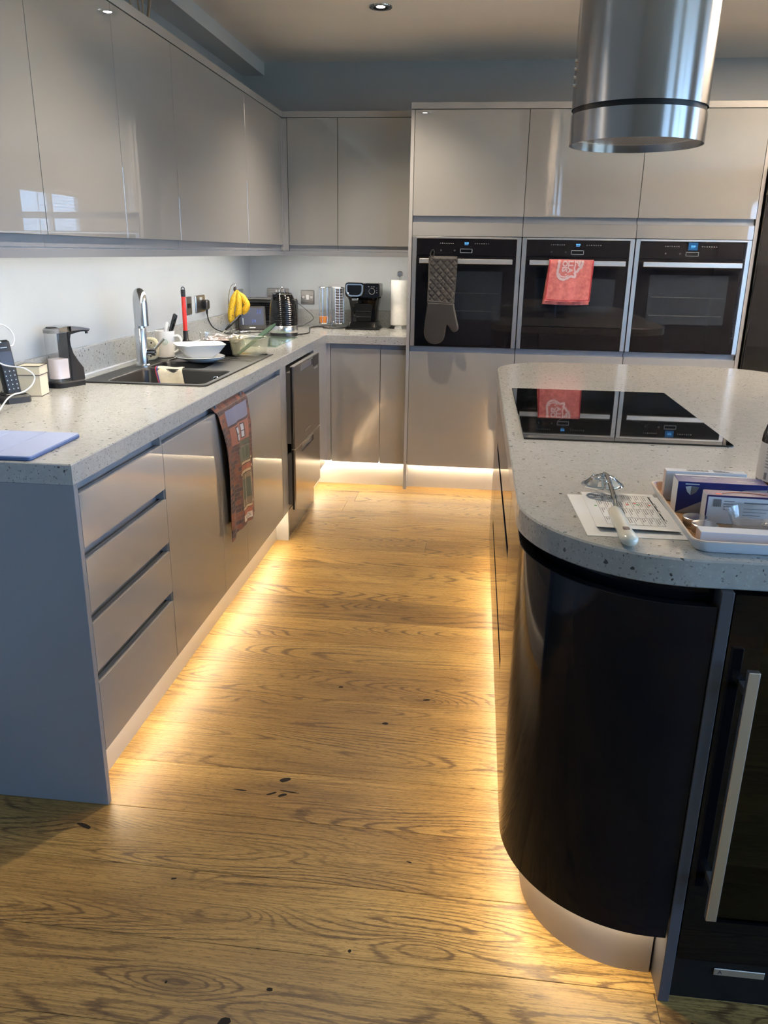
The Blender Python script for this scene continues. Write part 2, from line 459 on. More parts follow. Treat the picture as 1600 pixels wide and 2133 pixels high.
# ================================================================ mesh helpers
class MB:
    def __init__(self):
        self.bm = bmesh.new()
    def _xf(self, verts, mat):
        if mat is not None:
            bmesh.ops.transform(self.bm, matrix=mat, verts=verts)
    def _bev(self, faces_verts, bev, seg):
        es = set()
        for v in faces_verts:
            for e in v.link_edges: es.add(e)
        bmesh.ops.bevel(self.bm, geom=list(es), offset=bev, segments=seg, profile=0.5, affect='EDGES', clamp_overlap=True)
    def box(self, x0, x1, y0, y1, z0, z1, bev=0.0, seg=1, mat=None):
        b2 = bmesh.new()
        vs = [b2.verts.new((x, y, z)) for x in (x0, x1) for y in (y0, y1) for z in (z0, z1)]
        for f in ((0, 1, 3, 2), (4, 6, 7, 5), (0, 4, 5, 1), (2, 3, 7, 6), (0, 2, 6, 4), (1, 5, 7, 3)):
            b2.faces.new([vs[i] for i in f])
        if bev > 0:
            bmesh.ops.bevel(b2, geom=b2.edges[:], offset=bev, segments=seg, profile=0.5, affect='EDGES', clamp_overlap=True)
        if mat is not None: bmesh.ops.transform(b2, matrix=mat, verts=b2.verts[:])
        bmesh.ops.recalc_face_normals(b2, faces=b2.faces[:])
        self.merge(b2)
        return self
    def merge(self, b2):
        me = bpy.data.meshes.new('tmp')
        b2.to_mesh(me)
        b2.free()
        self.bm.from_mesh(me)
        bpy.data.meshes.remove(me)
    def loft(self, rings, closed=True, cap0=True, cap1=True, mat=None):
        b2 = bmesh.new()
        R = [[b2.verts.new(p) for p in ring] for ring in rings]
        n = len(R[0])
        for a, b in zip(R, R[1:]):
            for i in range(n if closed else n - 1):
                j = (i + 1) % n
                b2.faces.new((a[i], a[j], b[j], b[i]))
        if cap0: b2.faces.new(list(reversed(R[0])))
        if cap1: b2.faces.new(R[-1])
        if mat is not None: bmesh.ops.transform(b2, matrix=mat, verts=b2.verts[:])
        if cap0 and cap1: bmesh.ops.recalc_face_normals(b2, faces=b2.faces[:])
        self.merge(b2)
        return self
    def lathe(self, prof, seg=32, c=(0, 0, 0), mat=None, cap0=True, cap1=True):
        rings = [[(c[0] + r * math.cos(2 * PI * k / seg), c[1] + r * math.sin(2 * PI * k / seg), c[2] + z) for k in range(seg)] for r, z in prof]
        return self.loft(rings, True, cap0, cap1, mat)
    def cyl(self, p0, p1, r, seg=16, r1=None):
        p0, p1 = Vector(p0), Vector(p1)
        return self.tube([p0, p1], [r, r if r1 is None else r1], seg)
    def tube(self, pts, r, seg=8, cap=True):
        pts = [Vector(p) for p in pts]
        if not isinstance(r, (list, tuple)): r = [r] * len(pts)
        rings = []
        t0 = (pts[1] - pts[0]).normalized()
        a = Vector((0, 0, 1)) if abs(t0.z) < 0.9 else Vector((1, 0, 0))
        u = t0.cross(a).normalized()
        for i, p in enumerate(pts):
            t = (pts[min(i + 1, len(pts) - 1)] - pts[max(i - 1, 0)]).normalized()
            u = (u - t * u.dot(t)).normalized()
            v = t.cross(u)
            rings.append([p + (u * math.cos(2 * PI * k / seg) + v * math.sin(2 * PI * k / seg)) * r[i] for k in range(seg)])
        return self.loft(rings, True, cap, cap)
    def prism(self, poly, z0, z1, bev=0.0, holes=(), mat=None, bevb=0.0):
        b2 = bmesh.new()
        def loop(pl, z): return [b2.verts.new((x, y, z)) for x, y in pl]
        def wall(a, b):
            n = len(a)
            for i in range(n):
                j = (i + 1) % n
                b2.faces.new((a[i], a[j], b[j], b[i]))
        bot, top = [], []
        for k, pl in enumerate([poly] + list(holes)):
            ins = pl if bev == 0 else offset(pl, bev if k == 0 else -bev)
            lo = loop(pl if bevb == 0 or k else offset(pl, bevb), z0)
            rings = [lo]
            if bevb and k == 0: rings.append(loop(pl, z0 + bevb))
            if bev: rings.append(loop(pl, z1 - bev))
            rings.append(loop(ins, z1))
            for a, b in zip(rings, rings[1:]): wall(a, b)
            bot.append(rings[0])
            top.append(rings[-1])
        for group in (bot, top):
            if len(group) == 1:
                b2.faces.new(group[0])
            else:
                es = []
                for lp in group:
                    for i in range(len(lp)):
                        es.append(b2.edges.get((lp[i], lp[(i + 1) % len(lp)])))
                bmesh.ops.triangle_fill(b2, use_beauty=True, edges=es)
        if mat is not None: bmesh.ops.transform(b2, matrix=mat, verts=b2.verts[:])
        bmesh.ops.recalc_face_normals(b2, faces=b2.faces[:])
        self.merge(b2)
        return self
    def sheet(self, fn, nu, nv, thick=0.0):
        """grid surface fn(u,v)->point; thick>0 adds a back skin"""
        b2 = bmesh.new()
        P = [[Vector(fn(i / nu, j / nv)) for j in range(nv + 1)] for i in range(nu + 1)]
        A = [[b2.verts.new(p) for p in row] for row in P]
        for i in range(nu):
            for j in range(nv):
                b2.faces.new((A[i][j], A[i + 1][j], A[i + 1][j + 1], A[i][j + 1]))
        if thick:
            Bv = []
            for i in range(nu + 1):
                row = []
                for j in range(nv + 1):
                    du = P[min(i + 1, nu)][j] - P[max(i - 1, 0)][j]
                    dv = P[i][min(j + 1, nv)] - P[i][max(j - 1, 0)]
                    nrm = du.cross(dv)
                    nrm = nrm.normalized() if nrm.length > 0 else Vector((0, 0, 1))
                    row.append(b2.verts.new(P[i][j] - nrm * thick))
                Bv.append(row)
            for i in range(nu):
                for j in range(nv):
                    b2.faces.new((Bv[i][j], Bv[i][j + 1], Bv[i + 1][j + 1], Bv[i + 1][j]))
            for i in range(nu):
                b2.faces.new((A[i][0], Bv[i][0], Bv[i + 1][0], A[i + 1][0]))
                b2.faces.new((A[i][nv], A[i + 1][nv], Bv[i + 1][nv], Bv[i][nv]))
            for j in range(nv):
                b2.faces.new((A[0][j], A[0][j + 1], Bv[0][j + 1], Bv[0][j]))
                b2.faces.new((A[nu][j], Bv[nu][j], Bv[nu][j + 1], A[nu][j + 1]))
            bmesh.ops.recalc_face_normals(b2, faces=b2.faces[:])
        self.merge(b2)
        return self
    def quad(self, a, b, c, d):
        vs = [self.bm.verts.new(p) for p in (a, b, c, d)]
        self.bm.faces.new(vs)
        return self

def offset(poly, d):
    """inset a closed polygon by d (positive = inwards), any winding"""
    n = len(poly)
    ar = sum(poly[i][0] * poly[(i + 1) % n][1] - poly[(i + 1) % n][0] * poly[i][1] for i in range(n))
    s = 1 if ar > 0 else -1
    out = []
    for i in range(n):
        p0, p1, p2 = Vector(poly[i - 1]), Vector(poly[i]), Vector(poly[(i + 1) % n])
        e1, e2 = (p1 - p0).normalized(), (p2 - p1).normalized()
        n1, n2 = Vector((-e1.y, e1.x)) * s, Vector((-e2.y, e2.x)) * s
        b = n1 + n2
        k = b.dot(n1)
        b = b / k if abs(k) > 1e-6 else n1
        q = p1 + b * d
        out.append((q.x, q.y))
    return out

def rrect(x0, x1, y0, y1, r, seg=5):
    """rounded rectangle outline; r one radius or four (x0y0, x1y0, x1y1, x0y1)"""
    if not isinstance(r, (list, tuple)): r = (r,) * 4
    pts = []
    for (cx, cy, a0), rr in zip(((x0, y0, PI), (x1, y0, 1.5 * PI), (x1, y1, 0), (x0, y1, 0.5 * PI)), r):
        ccx = cx + (rr if cx == x0 else -rr)
        ccy = cy + (rr if cy == y0 else -rr)
        if rr <= 0:
            pts.append((cx, cy))
            continue
        for k in range(seg + 1):
            a = a0 + 0.5 * PI * k / seg
            pts.append((ccx + rr * math.cos(a), ccy + rr * math.sin(a)))
    return pts

ROOTM = {}
def T(name, label, cat, loc=(0, 0, 0), rotz=0.0, group=None):
    o = bpy.data.objects.new(name, None)
    COL.objects.link(o)
    o.empty_display_size = 0.05
    o.location = loc
    o.rotation_euler = (0, 0, rotz)
    o['label'] = label
    o['category'] = cat
    if group: o['group'] = group
    ROOTM[o.name] = Matrix.Translation(loc) @ Matrix.Rotation(rotz, 4, 'Z')
    return o

def part(name, mb, mat, parent=None, world=False, smooth=35, kind=None, label=None):
    """link a mesh object; world=True: geometry was given in room coordinates"""
    bm = mb.bm
    if parent is not None and world:
        top = parent
        while top.parent: top = top.parent
        bmesh.ops.transform(bm, matrix=ROOTM[top.name].inverted(), verts=bm.verts[:])
    if smooth:
        ca = math.radians(smooth)
        for f in bm.faces: f.smooth = True
        for e in bm.edges:
            if len(e.link_faces) == 2 and e.calc_face_angle(0.0) > ca: e.smooth = False
    me = bpy.data.meshes.new(name)
    bm.to_mesh(me)
    bm.free()
    me.materials.append(M[mat] if isinstance(mat, str) else mat)
    o = bpy.data.objects.new(name, me)
    COL.objects.link(o)
    if parent is not None: o.parent = parent
    if kind: o['kind'] = kind
    if label: o['label'] = label
    return o

def tag(o, label, cat, group=None):
    o['label'] = label
    o['category'] = cat
    if group: o['group'] = group
    ROOTM[o.name] = Matrix.Identity(4)
    return o

def struct(name, mb, mat, smooth=35):
    o = part(name, mb, mat, None, smooth=smooth)
    o['kind'] = 'structure'
    ROOTM[o.name] = Matrix.Identity(4)
    return o

def dup(root, loc, rotz=0.0, label=None, group=None):
    r = root.copy()
    COL.objects.link(r)
    r.location = loc
    r.rotation_euler = (0, 0, rotz)
    if label: r['label'] = label
    if group: r['group'] = group
    for ch in list(root.children):
        c = ch.copy()
        COL.objects.link(c)
        c.parent = r
        for g in ch.children:
            d = g.copy()
            COL.objects.link(d)
            d.parent = c
    return r

def text_mb(txt, size, mat, align='CENTER', thick=0.0, warp=None, bold=0.0):
    """flat lettering, made into a mesh and placed by matrix (font lies in the XY plane)"""
    cu = bpy.data.curves.new('lettering', 'FONT')
    cu.body = txt
    cu.size = size
    cu.align_x = align
    cu.align_y = 'CENTER'
    cu.resolution_u = 2
    cu.extrude = thick
    cu.offset = bold
    ob = bpy.data.objects.new('lettering', cu)
    COL.objects.link(ob)
    bpy.context.view_layer.update()
    me = bpy.data.meshes.new_from_object(ob.evaluated_get(bpy.context.evaluated_depsgraph_get()))
    bpy.data.objects.remove(ob)
    mb = MB()
    mb.bm.from_mesh(me)
    bpy.data.meshes.remove(me)
    if warp is not None:
        bmesh.ops.subdivide_edges(mb.bm, edges=mb.bm.edges[:], cuts=1)
        for v in mb.bm.verts: v.co = warp(v.co)
    if mat is not None: bmesh.ops.transform(mb.bm, matrix=mat, verts=mb.bm.verts[:])
    return mb

def frame(o, ex, ey):
    """matrix with origin o, x axis ex, y axis ey"""
    ex, ey = Vector(ex).normalized(), Vector(ey).normalized()
    ez = ex.cross(ey)
    m = Matrix.Identity(4)
    for i in range(3):
        m[i][0], m[i][1], m[i][2], m[i][3] = ex[i], ey[i], ez[i], o[i]
    return m

def bezier(pts, n=8):
    """smooth Catmull-Rom path through the points"""
    P = [Vector(p) for p in pts]
    P = [P[0] * 2 - P[1]] + P + [P[-1] * 2 - P[-2]]
    out = []
    for i in range(1, len(P) - 2):
        for k in range(n):
            t = k / n
            a, b, c, d = P[i - 1], P[i], P[i + 1], P[i + 2]
            out.append(0.5 * ((2 * b) + (c - a) * t + (2 * a - 5 * b + 4 * c - d) * t * t + (3 * b - a - 3 * c + d) * t ** 3))
    out.append(P[-2])
    return out

# ================================================================ the room
def build_room():
    fl = struct('floor', MB().box(-0.1, RX + 0.1, RY0 - 0.1, D + 0.1, -0.03, -0.0125), 'subfloor', 0)
    rnd = random.Random(11)
    known = {14: [0.83, 3.1], 11: [0.81, 2.9], 10: [1.29, 3.3], -3: [1.905, 0.14], 13: [0.79, 2.75], 12: [2.35]}
    k0 = math.floor((RY0 - 0.003) / PW)
    for k in range(k0, 19):
        y0 = 0.003 + k * PW
        y1 = min(y0 + PW, D + 0.05)
        if k in known: cuts = sorted(known[k])
        elif -3 < k < 10: cuts = [-0.3 + 0.1 * rnd.random(), 2.6 + rnd.random()] if k % 2 else [2.2 + 0.3 * rnd.random()]
        else: cuts = [rnd.uniform(0.3, 1.6), rnd.uniform(2.4, 3.8)]
        xs = [-0.05] + [c for c in cuts if 0.05 < c < RX - 0.05] + [RX + 0.05]
        for a, b in zip(xs, xs[1:]):
            mb = MB().box(a + 0.0004, b - 0.0004, y0 + 0.0004, y1 - 0.0004, -0.012, 0.0, 0.0008)
            part('plank', mb, 'oak', fl, smooth=20)
    # dark resin-filled knots and cracks
    def blob(x, y, sx, sy, a, seed, lobes=9):
        rr = random.Random(seed)
        pl = []
        for i in range(lobes):
            t = 2 * PI * i / lobes
            q = 0.75 + 0.5 * rr.random()
            px, py = math.cos(t) * sx * q, math.sin(t) * sy * q
            pl.append((x + px * math.cos(a) - py * math.sin(a), y + px * math.sin(a) + py * math.cos(a)))
        return MB().prism(pl, -0.002, 0.0003)
    for i, (x, y, sx, sy, a) in enumerate([(1.037, 0.163, .015, .009, .4), (1.062, 0.115, .030, .0022, -.12), (1.015, 0.102, .012, .004, .5),
                                        (0.93, 0.105, .020, .0028, -.05), (1.045, 0.100, .014, .005, .5), (0.585, -0.083, .020, .006, -.3),
                                        (1.093, -0.553, .012, .010, .2), (1.40, -0.098, .008, .0022, -.3), (0.87, -0.222, .007, .003, .2),
                                        (1.105, 0.665, .008, .005, 0), (1.392, 0.625, .011, .006, .2), (1.275, 0.472, .010, .006, .1),
                                        (1.30, -0.365, .004, .004, 0), (1.16, -0.475, .007, .004, .2), (0.955, -0.485, .003, .003, 0), (1.98, -0.455, .02, .012, -.5)]):
        part('knot', blob(x, y, sx, sy, a, i), 'knot', fl, smooth=0)
    # grey glue-filled crescents
    struct('wall_left', MB().box(-0.1, 0, RY0 - 0.1, D + 0.1, 0, ZC), 'wall')
    struct('wall_back', MB().box(0, RX, D, D + 0.1, 0, ZC), 'wall')
    struct('wall_rear', MB().box(-0.1, RX + 0.1, RY0 - 0.1, RY0, 0, ZC), 'wall_far')
    struct('ceiling', MB().box(-0.1, RX + 0.1, RY0 - 0.1, D + 0.1, ZC, ZC + 0.1), 'ceil')
    struct('trim_1', MB().box(0, 0.134, RY0, D, 2.367, ZC), 'beam')
    wins = [(-3.95, -2.35, 0.25, 2.1), (-1.75, -0.05, 0.25, 2.1), (0.75, 1.65, 0.85, 2.1)]
    w = MB()
    ys = [RY0 - 0.1] + [v for a in wins for v in a[:2]] + [D + 0.1]
    for i in range(0, len(ys), 2): w.box(RX, RX + 0.1, ys[i], ys[i + 1], 0, ZC)
    for a, b, c, d in wins:
        w.box(RX, RX + 0.1, a, b, 0, c)
        w.box(RX, RX + 0.1, a, b, d, ZC)
    struct('wall_right', w, 'wall_far')
    for n, (a, b, c, d) in enumerate(wins):
        f = MB()
        t = 0.05
        f.box(RX + 0.02, RX + 0.08, a, b, c, c + t).box(RX + 0.02, RX + 0.08, a, b, d - t, d)
        f.box(RX + 0.02, RX + 0.08, a, a + t, c + t, d - t).box(RX + 0.02, RX + 0.08, b - t, b, c + t, d - t)
        mid = (a + b) / 2
        if n < 2: f.box(RX + 0.02, RX + 0.08, mid - 0.03, mid + 0.03, c + t, d - t)
        wo = struct('window_%d' % (n + 1), f, 'frame_white')
        part('pane', MB().box(RX + 0.048, RX + 0.052, a + t, b - t, c + t, d - t), 'glass', wo, smooth=0)
        if n == 0:
            bl = MB()
            z = c + t + 0.03
            while z < d - t:
                bl.box(RX - 0.034, RX - 0.002, a + 0.08, b - 0.35, z, z + 0.0015, mat=None)
                z += 0.042
            part('blind_slats', bl, 'blind', wo, smooth=0, kind='stuff')
        # daylight portal: lets the renderer aim at the sky through this opening
        L = bpy.data.lights.new('daylight_portal', 'AREA')
        L.shape = 'RECTANGLE'
        L.size, L.size_y = d - c, b - a
        L.cycles.is_portal = True
        lo = bpy.data.objects.new('daylight_portal', L)
        COL.objects.link(lo)
        lo.location = (RX + 0.11, (a + b) / 2, (c + d) / 2)
        lo.rotation_euler = (0, PI / 2, 0)
build_room()

def downlight(x, y, label, watts=SPOT_W):
    t = T('downlight', label, 'ceiling light', (x, y, ZC), group='recessed ceiling lights')
    part('bezel', MB().lathe([(0.036, -0.006), (0.052, -0.005), (0.054, 0.0), (0.034, 0.0)], 40, cap0=False, cap1=False), 'chrome_sat', t)
    part('baffle', MB().lathe([(0.036, -0.006), (0.030, -0.0025), (0.020, -0.0012)], 32, cap0=False, cap1=False), 'blacksatin', t)
    part('lens', MB().lathe([(0.020, -0.0013), (0.0005, -0.0016)], 24, cap0=False), 'spot_lens', t)
    L = bpy.data.lights.new('downlight_beam', 'SPOT')
    L.energy = watts
    L.color = (1.0, 0.84, 0.66)
    L.spot_size = math.radians(115)
    L.spot_blend = 0.8
    L.shadow_soft_size = 0.025
    lo = bpy.data.objects.new('downlight_beam', L)
    COL.objects.link(lo)
    lo.parent = t
    lo.location = (0, 0, -0.012)
downlight(0.975, 2.52, 'small round chrome downlight in the white ceiling above the tall units')
for x, y, where in [(0.975, 0.6, 'over the aisle beside the drawer unit'), (3.2, 1.9, 'between island and fridge'),
                    ]:
    downlight(x, y, 'recessed chrome ceiling downlight ' + where, SPOT_W)

def ceiling_fill(x, y, label, watts):  # invented lamp out of view, added only to lift the ceiling
    t = T('ceiling_fill_lamp', label, 'added light', (x, y, 0))
    part('base', MB().lathe([(.0, 0), (.14, 0), (.14, .018), (.02, .03), (.0, .03)], 32, cap0=False, cap1=False), 'blacksatin', t)
    part('pole', MB().cyl((0, 0, .03), (0, 0, 1.70), .011, 12), 'blacksatin', t)
    part('bowl', MB().lathe([(.012, 1.69), (.06, 1.70), (.15, 1.78), (.147, 1.782), (.058, 1.705), (.012, 1.70)], 40, cap0=False, cap1=False), 'blacksatin', t)
    L = bpy.data.lights.new('fill_uplight', 'SPOT')
    L.energy = watts
    L.color = (1.0, 0.80, 0.60)
    L.spot_size = math.radians(100)
    L.spot_blend = 0.5
    L.shadow_soft_size = 0.06
    lo = bpy.data.objects.new('fill_uplight', L)
    COL.objects.link(lo)
    lo.parent = t
    lo.location = (0, 0, 1.775)
    lo.rotation_euler = (PI, 0, 0)
ceiling_fill(3.45, 2.0, 'added unseen uplighter brightening the ceiling, between island and right wall', UP_W)

# ================================================================ left run of base units
def door_mb(x1, y0, y1, z0, z1, th=0.019, g=0.0015):
    """slab door whose face is the plane x = x1"""
    return MB().box(x1 - th, x1, y0 + g, y1 - g, z0, z1, 0.0004)
def doory_mb(y, x0, x1, z0, z1, th=0.019, g=0.0015):
    """slab door facing the camera, face in the plane y"""
    return MB().box(x0 + g, x1 - g, y, y + th, z0, z1, 0.0004)

ZD = 0.8315
def left_base(name, label, y0, y1, ztop=0.855, group=None):
    t = T(name, label, 'cabinet', (0.3, (y0 + y1) / 2, 0.15), group=group)
    part('body', MB().box(0.03, XF - 0.040, y0 + 0.0005, y1 - 0.0005, 0.15, ztop), 'carcass', t, True, 0)
    r = MB().box(XF - 0.034, XF - 0.029, y0 + 0.0015, y1 - 0.0015, 0.805, 0.859)
    r.box(XF - 0.029, XF - 0.020, y0 + 0.0015, y1 - 0.0015, 0.800, 0.805)
    for q in (y0 + .0015, y1 - .0055): r.box(XF - 0.0289, XF - 0.004, q, q + .004, 0.8325, 0.859)
    part('handle_rail', r, 'rail', t, True)
    return t
def build_left():
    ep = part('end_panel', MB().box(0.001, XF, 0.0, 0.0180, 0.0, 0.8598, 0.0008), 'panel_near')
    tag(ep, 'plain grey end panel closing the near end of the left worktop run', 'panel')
    t = left_base('drawer_unit', 'four drawer gloss cashmere base cabinet at the near end of left run', 0.0185, 0.5185)
    zs = [(0.7009, 0.8315), (0.5352, 0.6697), (0.3762, 0.5062), (0.152, 0.3451)]
    for k, (a, b) in enumerate(zs):
        part('drawer', door_mb(XF, 0.0185, 0.5185, a, b), 'gloss', t, True)
        if k:
            r = MB().box(XF - 0.034, XF - 0.029, 0.020, 0.517, b - 0.02, zs[k - 1][0] + 0.012)
            r.box(XF - 0.029, XF - 0.020, 0.020, 0.517, zs[k - 1][0] + 0.006, zs[k - 1][0] + 0.012)
            for q in (.020, .513): r.box(XF - 0.0289, XF - 0.004, q, q + .004, b + .001, zs[k - 1][0] - .001)
            part('handle_rail', r, 'rail', t, True)
    for y0, y1, zt, lab in ((0.5185, 1.0185, 0.855, 'gloss cashmere base cabinet right of the four drawer unit'),
                            (1.0185, 1.3185, 0.70, 'narrow gloss base cabinet mostly hidden behind the printed tea towel'),
                            (1.3185, 1.928, 0.70, 'gloss cashmere sink base cabinet between tea towel and dishwasher')):
        t = left_base('base_cabinet', lab, y0, y1, zt)
        part('door', door_mb(XF, y0, y1, 0.152, ZD), 'gloss', t, True)
    f = part('filler_panel', MB().box(XF - 0.036, XF, 1.9295, 2.008, 0.152, 0.859, 0.0008), 'panel')
    tag(f, 'narrow vertical grey filler strip left of the dishwasher', 'panel')
    f = part('end_panel', MB().box(0.03, XF, 2.0095, 2.0275, 0.0, 0.8595, 0.0008), 'panel')
    tag(f, 'floor-length grey side panel between filler strip and dishwasher', 'panel')
    # dishwasher with two drawers
    t = T('dishwasher', 'stainless two drawer dishwasher built in under the left worktop', 'dishwasher', (0.33, 2.34, 0.0))
    y0, y1, xf = 2.046, 2.646, 0.645
    part('tub', MB().box(0.05, 0.600, y0 + 0.004, y1 - 0.004, 0.14, 0.845), 'black', t, True, 0)
    for k, (a, b) in enumerate(((0.4585, 0.851), (0.150, 0.4535))):
        hy0, hy1 = 2.19, 2.475
        fr = MB()
        zc0 = b - 0.042
        fr.box(xf - 0.008, xf, y0, y1, a, zc0).box(xf - 0.008, xf, y0, hy0, zc0, b).box(xf - 0.008, xf, hy1, y1, zc0, b)
        d = part('drawer_front', fr, 'steely', t, True, 0)
        part('door_core', MB().box(xf - 0.019, xf - 0.009, y0, y1, a, b - 0.002), 'black', d, True, 0)
        part('edge_strip', MB().box(xf - 0.019, xf + 0.001, y0, y1, b, b + 0.003), 'steelx', d, True, 0)
        part('handle_recess', MB().box(xf - 0.0088, xf - 0.006, hy0, hy1, zc0, b), 'midgrey', d, True, 0)
        part('handle_lip', MB().box(xf - 0.007, xf + 0.0005, hy0, hy1, b - 0.014, b - 0.001, 0.002), 'chrome_sat', d, True)
        part('inner_tub', MB().box(0.601, xf - 0.02, y0 + 0.02, y1 - 0.02, a + 0.02, b - 0.03), 'midgrey', t, True, 0)
    part('control_panel', MB().box(xf + 0.0002, xf + 0.0012, 2.49, 2.62, 0.795, 0.846), 'darkgrey', t, True, 0)
    part('badge', MB().box(xf + 0.0002, xf + 0.0010, 2.26, 2.40, 0.499, 0.507), 'chrome_sat', t, True, 0)
    part('lettering', text_mb('FISHER & PAYKEL', 0.011, frame((xf + 0.0016, 2.555, 0.783), (0, 1, 0), (0, 0, 1))), 'silverprint', t, True, 0)
    part('kick_plate', MB().box(0.592, 0.602, 2.03, 2.655, 0.0, 0.142, 0.001), 'steely', t, True)
    part('kick_return', MB().box(0.50, 0.602, 2.656, 2.666, 0.0, 0.142), 'midgrey', t, True, 0)
    # corner post
    cp = [(XF, 2.668), (XF, YF), (0.6350, YF), (0.6350, YF + 0.02), (XF - 0.02, YF + 0.02), (XF - 0.02, 2.668)]
    f = part('corner_post', MB().prism(cp, 0.152, 0.8595, 0.0005), 'panel')
    tag(f, 'pale grey corner post right of dishwasher where the two runs meet', 'panel')
    # plinths
    t = T('plinth', 'pale kickboard under left run lit by warm tape', 'plinth', (0.54, 1.0, 0.0))
    part('board', MB().box(0.531, 0.5486, 0.0185, 2.009, 0.0, 0.1485), 'plinth', t, True, 0)
    part('led_tape', MB().box(0.556, 0.562, 0.03, 2.00, 0.1478, 0.1492), 'led_plinth', t, True, 0)
build_left()

def build_back():
    def unit(name, label, x0, x1):
        t = T(name, label, 'cabinet', ((x0 + x1) / 2, 3.3, 0.15))
        part('body', MB().box(x0, x1, YF + 0.040, D - 0.02, 0.15, 0.855), 'carcass', t, True, 0)
        part('handle_rail', MB().box(x0 + .001, x1 - .001, YF + 0.026, YF + 0.031, 0.80, 0.859), 'rail', t, True, 0)
        part('door', doory_mb(YF, x0, x1, 0.148, 0.8311), 'gloss', t, True)
    unit('base_cabinet', 'gloss cashmere corner base cabinet on the back wall beside the corner post', 0.6365, 0.9318)
    unit('base_cabinet', 'narrow gloss base cabinet on the back wall left of oven housing', 0.9318, 1.0815)
    t = T('plinth', 'brightly lit pale kickboard under the back wall corner cabinets', 'plinth', (0.8, 3.08, 0.0))
    part('board', MB().box(0.531, XT - 0.001, 3.0742, 3.092, 0.0, 0.1465).box(0.531, 0.5486, 2.667, 3.0742, 0.0, 0.1465), 'plinth', t, True, 0)
    part('led_tape', MB().box(0.56, XT - 0.01, 3.058, 3.064, 0.1458, 0.1472).box(0.556, 0.562, 2.69, 3.058, 0.1458, 0.1472), 'led_plinth', t, True, 0)
build_back()

# ================================================================ tall oven housing
def build_tall():
    p = part('side_panel', MB().box(XT, XT + 0.019, YT, D - 0.001, 0.0, 2.0865, 0.0008), 'panel')
    tag(p, 'full height grey side panel left of the oven housing', 'panel')
    xe = XT + 0.02 + 3 * 0.601
    p = part('side_panel', MB().box(xe + 0.001, xe + 0.020, YT, D - 0.001, 0.0, 2.0865, 0.0008), 'panel')
    tag(p, 'full height grey side panel between ovens and black fridge', 'panel')
    p = part('cornice', MB().box(XT - 0.001, xe + 0.022, YT - 0.002, D - 0.002, 2.0895, 2.1212, 0.001), 'panel')
    tag(p, 'flat pale cornice running along the top of the oven housing', 'cornice')
    where = ('left', 'middle', 'right')
    for k in range(3):
        x0, x1 = XT + 0.02 + 0.601 * k, XT + 0.02 + 0.601 * (k + 1)
        t = T('oven_housing', ('left tall gloss cabinet housing the oven with mitt', 'middle tall gloss cabinet housing the oven with red towel',
                               'right tall gloss cabinet housing the oven beside fridge')[k], 'cabinet', ((x0 + x1) / 2, 3.3, 0.15))
        part('lower_body', MB().box(x0, x1, YT + 0.040, D - 0.01, 0.15, 0.845), 'carcass', t, True, 0)
        part('upper_body', MB().box(x0, x1, YT + 0.040, D - 0.01, 1.462, 2.085), 'carcass', t, True, 0)
        part('upper_door', doory_mb(YT, x0, x1, 1.5616, 2.0862), 'gloss', t, True)
        part('handle_rail', MB().box(x0 + .002, x1 - .002, YT + 0.022, YT + 0.027, 1.50, 1.58).box(x0 + .002, x1 - .002, YT + 0.006, YT + 0.022, 1.528, 1.5305), 'rail', t, True, 0)
        part('filler_panel', doory_mb(YT, x0, x1, 1.4585, 1.5268), 'gloss', t, True)
        part('lower_door', doory_mb(YT, x0, x1, 0.1517, 0.8283), 'gloss', t, True)
        part('handle_rail', MB().box(x0 + .002, x1 - .002, YT + 0.020, YT + 0.026, 0.80, 0.858).box(x0 + .002, x1 - .002, YT + 0.004, YT + 0.020, 0.8555, 0.8585), 'rail', t, True, 0)
        oven(k, x0, x1)
    t = T('plinth', 'brightly lit pale kickboard under the oven housing', 'plinth', (2.0, 3.08, 0.0))
    part('board', MB().box(XT + 0.0195, xe, 3.0742, 3.092, 0.0, 0.1505), 'plinth', t, True, 0)
    part('led_tape', MB().box(XT + 0.03, xe - 0.01, 3.058, 3.064, 0.1495, 0.1509), 'led_plinth', t, True, 0)

